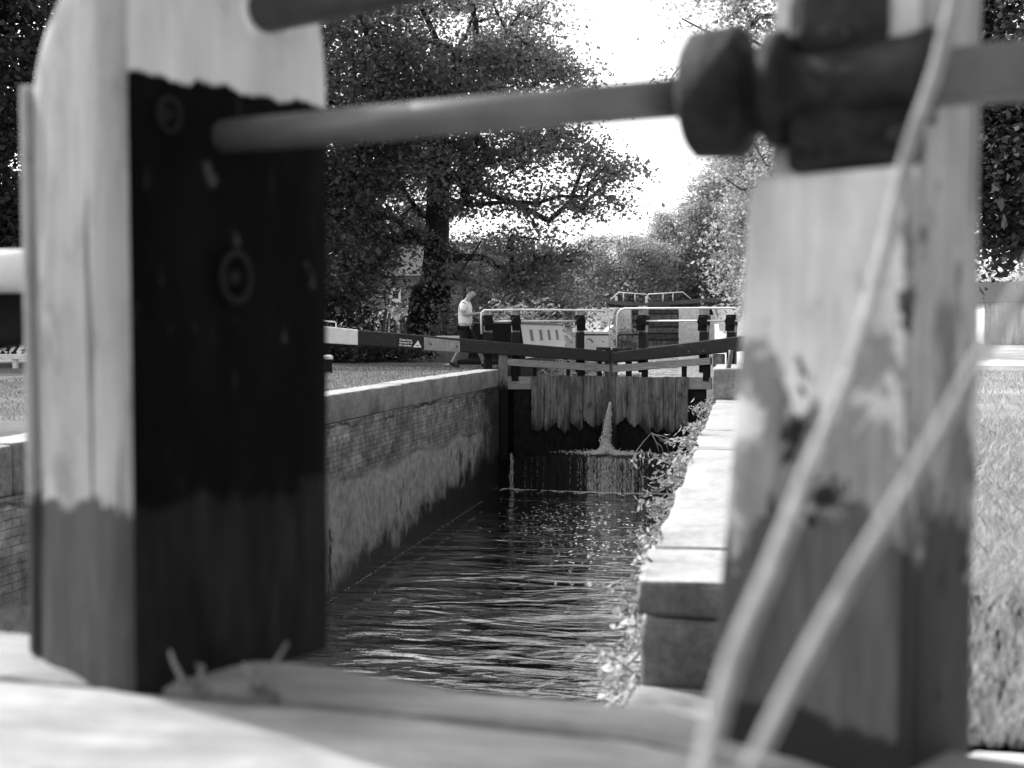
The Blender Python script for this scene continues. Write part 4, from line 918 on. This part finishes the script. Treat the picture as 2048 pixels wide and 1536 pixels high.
# ------------------------------------------------------------------ the near gate: posts, rail, gear, walkway
ZB = CAMZ - .53                                # top of the gate's walkway timber
fwd = Vector((-math.sin(YAW), math.cos(YAW), 0)); rgt = Vector((math.cos(YAW), math.sin(YAW), 0))
def plan(x, d): q = rgt * x + fwd * d; return Vector((q.x, q.y, 0))
AL = R(40); va = rgt * -math.cos(AL) + fwd * math.sin(AL); vb = rgt * math.sin(AL) + fwd * math.cos(AL)
ng = thing('lock_gate', plan(0, 1.9), 'near lock gate framing the view with two worn painted timber posts and an iron rail', 'lock gate')
ng.location.z = ZB
from mathutils import noise as mnoise
def post_mesh(corner, la, lb, z0, z1, nz, shape, amp=.006, seed=0, ncol=9, r_=.012):
    """four faces: 0 = face A (left), 1 = face B (right), 2/3 the hidden ones; shape(t) gives how far the A edge is cut back"""
    mb = MB(); rings = []
    for k in range(nz + 1):
        z = z0 + (z1 - z0) * k / nz; ca, cb, cc, zdrop = shape(z)
        c0 = corner + va * cc + vb * cc * .0; P = []
        LA, LB = la - ca, lb - cb
        c = c0; cs = [c + va * (LA - cc), c + va * (LA - cc) + vb * LB, c + vb * LB, c]   # left, back, right, front corner
        pts = []
        for e in range(4):
            p_, q_ = cs[e - 1], cs[e]
            n = ncol
            for i in range(n):
                t = i / n; t2 = r_ / max((q_ - p_).length, .01); t = t2 + (1 - 2 * t2) * t if 0 else t
                pts.append((p_.lerp(q_, t), e))
        ctr = (cs[0] + cs[2]) / 2
        for (q, e) in pts:
            d = (q - ctr); dn = d.normalized()
            i = pts.index((q, e)) % ncol
            rnd = r_ if i == 0 else (r_ * .25 if i in (1, ncol - 1) else 0)
            nn_ = mnoise.noise(Vector((q.x * 9 + seed, q.y * 9, z * 2.2))) * amp + mnoise.noise(Vector((q.x * 30 + seed, q.y * 30, z * 5))) * amp * .5
            q2 = q + dn * (nn_ - rnd); P.append((q2.x, q2.y, z))
        rings.append(P)
    n = len(rings[0]); vs = [q for P in rings for q in P]; mb.v = vs
    for k in range(nz):
        for i in range(n):
            mb.f.append((k * n + i, k * n + (i + 1) % n, (k + 1) * n + (i + 1) % n, (k + 1) * n + i))
            mb.mi.append({0: 0, 1: 2, 2: 2, 3: 1}[i // ncol])
    mb.f.append(tuple((nz) * n + i for i in range(n))); mb.mi.append(0)
    return mb
# edges listed: segment e joins cs[e-1] to cs[e]: 0 = front->left (A), 1 = left->back, 2 = back->right, 3 = right->front (B)
dL = 1.75
cL = plan((255 - 1024) / FPX * dL, dL); 
def zat(px, py, d): return PD(px, py, d).z
zsh = zat(60, 185, 1.9); ztop = zat(60, -80, 1.9)
def shapeL(z):
    t = max(0, min(1, (z - zsh) / (ztop - zsh))); s_ = 1 - math.sqrt(max(0, 1 - t * t)); return (.36 * s_, .05 * s_, 0, 0)
g = G('post_left_side'); z = g.z(); ps = g.pos((1, 1, .22)); n = g.noise(ps, 14, 9, .72, .3); nf = g.noise(g.pos((1, 1, .06)), 85, 6, .75); nb = g.noise(g.pos((1, 1, .6)), 9, 9, .7)
white = g.math('MULTIPLY', g.mr(n, .3, .75, .56, .33), g.mr(nf, .3, .7, .8, 1.08))
white = g.mix(g.mr(nb, .52, .72), white, .2); white = g.mix(g.math('MULTIPLY', g.mr(g.noise(g.pos((1, 1, .3)), 20, 7, .75, .8), .55, .70), .6), white, .12)
white = g.mix(g.mr(g.noise(g.pos((1, 1, .03)), 34, 4, .55), .63, .67), white, .08)
bare = g.math('MULTIPLY', g.mr(n, .3, .7, .025, .10), g.mr(nf, .3, .7, .7, 1.3))
zp = zat(150, 1000, 1.85); zz = g.math('ADD', z, g.mr(nb, .3, .7, -.035, .035))
M['post_left_side'] = g.done(g.mix(g.mr(zz, zp - .006, zp + .006), bare, white), .8, g.math('ADD', n, nf), .8, .014)
g = G('post_left_front'); z = g.z(); ps = g.pos((1, 1, .22)); n = g.noise(ps, 16, 8, .65, .4); nf = g.noise(g.pos((1, 1, .1)), 60, 5, .7); nb = g.noise(g.pos((1, 1, .6)), 13, 6, .6)
white = g.math('MULTIPLY', g.mr(n, .3, .75, .6, .42), g.mr(nf, .3, .7, .9, 1.05)); white = g.mix(g.mr(nb, .66, .76), white, .3)
blk = g.math('MULTIPLY', g.mr(n, .4, .8, .0006, .003), g.mr(nb, .5, .75, 1, 2.4))
blk = g.mix(g.math('MULTIPLY', g.mr(g.noise(g.pos((1, 1, .4)), 22, 8, .7), .62, .68), .8), blk, .05); blk = g.mix(g.mr(nf, .66, .74), blk, .03)
low = g.math('MULTIPLY', g.mr(n, .3, .7, .004, .018), g.mr(nf, .3, .7, .6, 1.4))
z1_ = zat(430, 185, 1.9); z2_ = zat(430, 985, 1.9)
blk = g.mix(g.mr(g.math('ADD', z, g.mr(nb, .3, .7, -.03, .03)), z2_ + .01, z2_ - .01), blk, low)
M['post_left_front'] = g.done(g.mix(g.mr(g.math('ADD', z, g.mr(g.noise(g.pos((1, 1, .3)), 26, 5, .6), .3, .7, -.008, .008)), z1_ - .003, z1_ + .003), blk, white), .85, g.math('ADD', n, nf), .5, .008, .08)
M['post_hidden'] = M['post_left_side']
mb = post_mesh(cL, .28, .395, ZB - .02, ztop, 70, shapeL, .006, 3)
pl = obj('post', mb, [M['post_left_side'], M['post_left_front'], M['post_left_side']], ng, smooth=True); pl['label'] = 'left post, black on its front face and white at the shoulder'
me = pl.data
# batten on the outer edge of the left post
eA = cL + va * .283
mb = MB(); zb0, zb1 = ZB, zat(48, 172, 1.93)
q0 = eA + vb * .0; q1 = eA + va * .022; q2 = q1 + vb * .1; q3 = q0 + vb * .1
mb.hexa([Vector((q.x, q.y, zb0)) for q in (q0, q1, q2, q3)] + [Vector((q.x, q.y, zb1)) for q in (q0, q1, q2, q3)])
obj('batten', mb, M['post_left_side'], pl, bevel=.008)
# ring bolts on the dark face
nB = -va
for (px, py, rr, th) in ((458, 555, .034, .005), (325, 232, .022, .004)):
    r = ray(px, py); k = (cL - Vector((CL.x, CL.y, 0))).dot(nB) / Vector((r.x, r.y, 0)).dot(nB); c_ = CL + r * k
    mb = MB(); ring = []
    for i in range(25):
        a = i * 2 * math.pi / 24; ring.append(c_ + nB * .018 + vb * math.cos(a) * rr * .8 + Vector((0, 0, 1)) * math.sin(a) * rr * 1.1)
    mb.tube(ring, th, 8, False); mb.lathe(c_ - nB * .01, nB, [(0, .012), (.025, .012), (.03, .001)], 10); obj('ring_bolt', mb, M['black_paint'], pl, smooth=True)

g = G('gear_iron'); n = g.noise(g.pos(), 24, 8, .7); n2 = g.noise(g.pos(), 38, 5, .6, .8); c = g.math('MULTIPLY', g.mr(n, .3, .7, .004, .05), g.mr(g.noise(g.pos(), 7, 3), .4, .6, .4, 1.2))
gear_m = g.done(g.mix(g.mr(n2, .66, .70), c, .42), .6, g.math('ADD', n, n2), .9, .012, .2)
# iron rail between the posts and the gear on the right post
barL = PD(425, 275, 1.88); zb_ = barL.z
r = ray(1400, 192); kk = (zb_ - CAMZ) / r.z; barR = CL + r * kk
ax = (barR - barL).normalized()
mb = MB(); mb.tube([barL - ax * .1, barR + ax * .04], .0262, 20); obj('handrail', mb, plain('rail_iron', .09, .14, 12, .42, .1, .002, spec=.5), ng, smooth=True)
b0 = barR - ax * .012
mb = MB(); mb.lathe(b0, ax, [(0, .03), (0, .070), (.008, .080), (.065, .084), (.075, .075), (.078, .055), (.098, .055), (.10, .070), (.122, .072), (.126, .05), (.16, .047), (.27, .052), (.285, .056), (.30, .058), (.302, .02)], 28)
obj('flange', mb, M['gear_iron'] if 'gear_iron' in M else gear_m, ng, smooth=True)
ge = b0
gcol = gear_m
# bearing block under and over the housing, straps
sx = ax; sy = Vector((ax.y, -ax.x, 0)).normalized(); sy = sy if sy.dot(fwd) < 0 else -sy
def gb(mb, a0, a1, t0, t1, z0, z1): mb.hexa([ge + sx * a + sy * t + Vector((0, 0, z_)) for z_ in (z0, z1) for (a, t) in ((a0, t0), (a1, t0), (a1, t1), (a0, t1))])
mb = MB(); gb(mb, .13, .29, -.10, .035, -.108, -.03); obj('bearing_block', mb, gcol, ng, bevel=.012)
mb = MB(); gb(mb, .13, .25, -.09, .04, .035, .12); gb(mb, .15, .22, -.07, .045, .12, .2); obj('pawl', mb, gcol, ng, bevel=.02)
mb = MB()
for a in (.155, .265):
    mb = MB(); mb.lathe(ge + sx * a + sy * .04 + Vector((0, 0, -.078)), sy, [(0, .016), (.012, .016), (.016, .008), (.022, .001)], 8); obj('bolt', mb, M['iron'], ng, smooth=True)
mb = MB(); gb(mb, .30, .78, -.022, .03, -.035, .028); obj('drive_bar', mb, plain('bar_iron', .07, .13, 15, .45, .2, .002), ng, bevel=.006)
# upper rail leaving the left post at the top of the view
uL = PD(545, 20, 1.92); mb = MB(); d_ = (ax + Vector((0, 0, .06))).normalized(); mb.tube([uL - d_ * .06, uL + d_ * .9], .034, 16); obj('handrail', mb, M['grey_iron'], ng, smooth=True)
mb = MB(); ring = []
for i in range(25):
    a = i * 2 * math.pi / 24; ring.append(uL + nB * -.02 + vb * math.cos(a) * .05 + Vector((0, 0, 1)) * math.sin(a) * .05)
mb.tube(ring, .009, 8, False); obj('socket_ring', mb, M['white_paint'], ng, smooth=True)

# right post: front board and taller rear post
dR = 1.42; cR = plan((1838 - 1024) / FPX * dR, dR); zbt = zat(1700, 338, 1.42)
def post_right(name, lo, hi, low_):
    g = G(name); z = g.z(); n = g.noise(g.pos((1, 1, .3)), 11, 8, .62, .5); nb = g.noise(g.pos((1, 1, .62)), 11, 9, .7, .35); nf = g.noise(g.pos((1, 1, .06)), 85, 6, .75)
    white = g.math('MULTIPLY', g.mr(n, .3, .75, hi * 1.1, hi * .55), g.mr(nf, .3, .7, .8, 1.08))
    bare = g.math('MULTIPLY', g.mr(n, .3, .7, lo, lo * 2.2), g.mr(nf, .3, .7, .65, 1.3))
    zw = zat(1650, 1000, 1.45); za = zat(1650, 480, 1.45)
    keep = g.mr(g.math('ADD', nb, g.mr(z, zw - .12, za, -.13, .10)), .47, .52)       # paint kept more towards the top
    c = g.mix(keep, bare, white)
    c = g.mix(g.math('MULTIPLY', g.mr(g.noise(g.pos((1, 1, .55)), 13, 8, .68, .3), .605, .63), g.mr(z, za + .12, za - .1)), c, .018)   # rot and knots
    zl = zat(1650, 1100, 1.4); c = g.math('MULTIPLY', c, g.mr(g.math('ADD', z, g.mr(nb, .3, .7, -.10, .10)), zl - .012, zl + .012, low_, 1.0)); zk = zat(1650, 1490, 1.4); c = g.mix(g.mr(g.math('ADD', z, g.mr(nb, .3, .7, -.02, .02)), zk + .006, zk - .006), c, .025)
    crack = g.mr(g.noise(g.pos((1, 1, .03)), 30, 4, .55), .64, .665); c = g.mix(g.math('MULTIPLY', crack, .85), c, .015)
    return g.done(c, .82, g.math('ADD', g.math('ADD', n, nf), g.math('MULTIPLY', nb, 1.5)), .6, .010, .2)
M['post_right_side'] = post_right('post_right_side', .17, .74, .34); M['post_right_front'] = post_right('post_right_front', .07, .33, .2)
def shapeR(z): return (0, 0, 0, 0)
mb = post_mesh(cR + va * .0, .205, .228, ZB - .35, zat(1900, -260, 1.5), 70, shapeR, .007, 21)
pr = obj('post', mb, [M['post_right_side'], M['post_right_front'], M['post_right_side']], ng, smooth=True); pr['label'] = 'right post with flaking white paint and iron paddle gear'
# front board nailed to face A of the right post
nA = -vb
cB = cR + nA * .034 - va * .0
va_s, vb_s = va, vb
def shapeBoard(z):
    t = max(0, (z - (zbt - .03)) / .03); return (.012 * t * t - .06 * max(0, zbt - z) / .75, 0, .01 * t * t, 0)
mb = post_mesh(cB, .208, .032, ZB - .35, zbt, 70, shapeBoard, .005, 41, 9, .006)
obj('front_board', mb, [M['post_right_side'], M['post_right_front'], M['post_right_side']], pr, smooth=True)

# walkway timbers at the foot of the posts
def timber(name, far_pts, near_pts, z, th, mat, seed, zn=None, nx=40, ny=10):
    mb = MB()
    def pl_(pts, t):
        f = t * (len(pts) - 1); i = min(int(f), len(pts) - 2); return pts[i].lerp(pts[i + 1], f - i)
    for j in range(ny + 1):
        for i in range(nx + 1):
            a = pl_(far_pts, i / nx); b = pl_(near_pts, i / nx); q = a.lerp(b, j / ny)
            zz = z + (0 if zn is None else (zn - z) * j / ny) + mnoise.noise(Vector((q.x * 4 + seed, q.y * 9, 0))) * .006 + mnoise.noise(Vector((q.x * 12 + seed, q.y * 40, 3))) * .003
            if j in (0, ny): zz -= .010
            mb.v.append((q.x, q.y, zz))
    for j in range(ny):
        for i in range(nx):
            w_ = nx + 1; mb.f.append((j * w_ + i, (j + 1) * w_ + i, (j + 1) * w_ + i + 1, j * w_ + i + 1)); mb.mi.append(0)
    # skirt
    bd = [i for i in range(nx + 1)] + [(j) * (nx + 1) + nx for j in range(1, ny + 1)] + [ny * (nx + 1) + i for i in range(nx - 1, -1, -1)] + [j * (nx + 1) for j in range(ny - 1, 0, -1)]
    o = len(mb.v)
    for i in bd: p_ = mb.v[i]; mb.v.append((p_[0], p_[1], p_[2] - th))
    for k in range(len(bd)): k2 = (k + 1) % len(bd); mb.f.append((bd[k], bd[k2], o + k2, o + k)); mb.mi.append(0)
    return obj(name, mb, mat, ng, smooth=False)
def walk_mat(name, lo, hi):
    g = G(name); th_ = math.atan2(-.24, 1)
    n = g.noise(g.pos((.5, 3.5, 1), (0, 0, R(14))), 8, 8, .65, .3); n2 = g.noise(g.pos((.25, 7, 1), (0, 0, R(14))), 22, 6, .7); n3 = g.noise(g.pos(), 4, 5)
    c = g.math('MULTIPLY', g.mr(n, .3, .7, lo * .8, hi), g.mr(n2, .3, .7, .7, 1.12)); c = g.math('MULTIPLY', c, g.mr(n3, .35, .65, .75, 1.1))
    return g.done(c, .85, g.math('ADD', n, n2), .5, .008, .2)
M['walk'] = walk_mat('walk_timber', .30, .44); M['walk2'] = walk_mat('walk_timber_far', .24, .4)
fz = lambda px, py, z: PZ(px, py, z)
far = [fz(-400, 1215, ZB), fz(0, 1252, ZB), fz(300, 1285, ZB), fz(660, 1325, ZB), fz(920, 1368, ZB), fz(1290, 1402, ZB), fz(1480, 1420, ZB), fz(2300, 1545, ZB)]
mid = [fz(-400, 1310, ZB), fz(0, 1338, ZB), fz(300, 1362, ZB), fz(600, 1386, ZB), fz(900, 1418, ZB), fz(1250, 1452, ZB), fz(1440, 1492, ZB), fz(2300, 1640, ZB)]
e_ = (plan(1, -.36)).normalized()
timber('walkway_timber', far, mid, ZB - .004, .22, M['walk2'], 5)
nearp = [m_ + Vector((-.06, -.55, 0)) for m_ in mid]
mid2 = [m_ + Vector((-.003, -.012, 0)) for m_ in mid]
timber('walkway_board', mid2, nearp, ZB - .006, .06, M['walk'], 9, ny=14)
# gate leaf below the walkway
mb = MB(); a, b, c_, d_ = far[0] + Vector((0, -.03, 0)), far[-1] + Vector((0, -.03, 0)), far[-1] + Vector((0, -.2, 0)), far[0] + Vector((0, -.2, 0))
mb.hexa([Vector((q.x, q.y, -3.2)) for q in (d_, c_, b, a)] + [Vector((q.x, q.y, ZB - .23)) for q in (d_, c_, b, a)]); obj('leaf_boarding', mb, M['dark_wood'], ng)
# weeds rooted at the foot of the left post
M['dry_stem'] = plain('dry_stem', .12, .22)
wd = thing('weed', PD(520, 1370, 1.8), 'withered weed sprouting at the foot of the left post', 'weed')
mb = MB()
for ch in ([(520, 1385), (535, 1350), (560, 1310), (575, 1285)], [(510, 1385), (500, 1350), (488, 1325)], [(525, 1388), (545, 1372), (560, 1340)], [(400, 1372), (402, 1350), (404, 1330)], [(372, 1372), (360, 1350), (345, 1320), (340, 1300)]):
    mb.tube([PD(x_, y_, 1.76) for (x_, y_) in ch], [.0045, .004, .003, .002][:len(ch)], 6); obj('stem', mb, M['dry_stem'], wd, smooth=True); mb = MB()
q = [np.array(PD(515, 1380, 1.76)) + RNG.normal(0, .012, 3) for _ in range(22)] + [np.array(PD(395, 1375, 1.77)) + RNG.normal(0, .012, 3) for _ in range(20)]
V, F = leaf_quads(q, .022, .3, .4); obj_np('foliage', V, F, M['leaf_mid'], wd)

# ropes across the right post
g = G('rope'); wv = g.n('ShaderNodeTexWave'); wv.bands_direction = 'DIAGONAL'; g.t.links.new(g.pos(), wv.inputs[0]); wv.inputs['Scale'].default_value = 150; wv.inputs['Distortion'].default_value = 3
M['rope'] = g.done(g.math('MULTIPLY', g.mr(wv.outputs[1], 0, 1, .2, .34), g.mr(g.noise(g.pos(), 30, 6, .7), .35, .65, .6, 1.1)), .95, wv.outputs[1], .3, .002, .1)
def smooth_path(pts, n=8):
    out = []; P = [Vector(p) for p in pts]; P = [P[0] * 2 - P[1]] + P + [P[-1] * 2 - P[-2]]
    for i in range(1, len(P) - 2):
        for k in range(n):
            t = k / n; a, b, c_, d = P[i - 1:i + 3]
            out.append(.5 * ((2 * b) + (c_ - a) * t + (2 * a - 5 * b + 4 * c_ - d) * t * t + (3 * b - a - 3 * c_ + d) * t ** 3))
    out.append(P[-2]); return out
mb = MB(); mb.tube(smooth_path([PD(1925, -70, 1.22), PD(1903, 20, 1.21), PD(1868, 150, 1.2), PD(1828, 265, 1.19), PD(1800, 360, 1.19), PD(1752, 560, 1.12), PD(1690, 770, 1.02), PD(1610, 960, .93), PD(1545, 1130, .86), PD(1470, 1310, .8), PD(1425, 1470, .76), PD(1400, 1600, .73)]), .0072, 12)
tag(obj('rope', mb, M['rope'], smooth=True), 'pale rope hanging from the drive bar down the left of the right post', 'rope', 'ropes tied to the near gate')
mb = MB(); mb.tube(smooth_path([PD(2180, 330, .9), PD(2055, 555, .88), PD(1960, 715, .86), PD(1840, 930, .83), PD(1705, 1150, .8), PD(1600, 1340, .77), PD(1490, 1560, .74)]), .0054, 12)
tag(obj('rope', mb, M['rope'], smooth=True), 'taut pale rope slanting across the right post from upper right', 'rope', 'ropes tied to the near gate')

# the opposite near gate leaf, glimpsed left of the left post
og = thing('lock_gate', plan(-2.0, 2.9), 'opposite near gate with thick white handrail, glimpsed left of the left post', 'lock gate'); og.location.z = ZB
mb = MB(); mb.tube([PD(-260, 548, 2.7), PD(150, 540, 2.6)], .048, 14); obj('handrail', mb, M['white_pipe'], og, smooth=True)
mb = MB(); A0, B0 = PD(-260, 640, 2.8), PD(48, 655, 2.7); dz = Vector((0, 0, .12)); dy = fwd * .12
mb.hexa([A0 - dz, B0 - dz * .3, B0 + dy - dz * .3, A0 + dy - dz, A0 + dz * .9, B0 + dz, B0 + dy + dz, A0 + dy + dz * .9]); obj('shade_block', mb, M['black_paint'], og, bevel=.02)  # black block added for the dark bush and shade below the rail
mb = MB(); A0, B0 = PD(-420, 1330, 2.6), PD(-20, 1252, 2.4); mb.tube([PD(-250, 540, 2.75), PD(-250, 1350, 2.7)], .05, 10); obj('post', mb, M['white_pipe'], og, smooth=True)
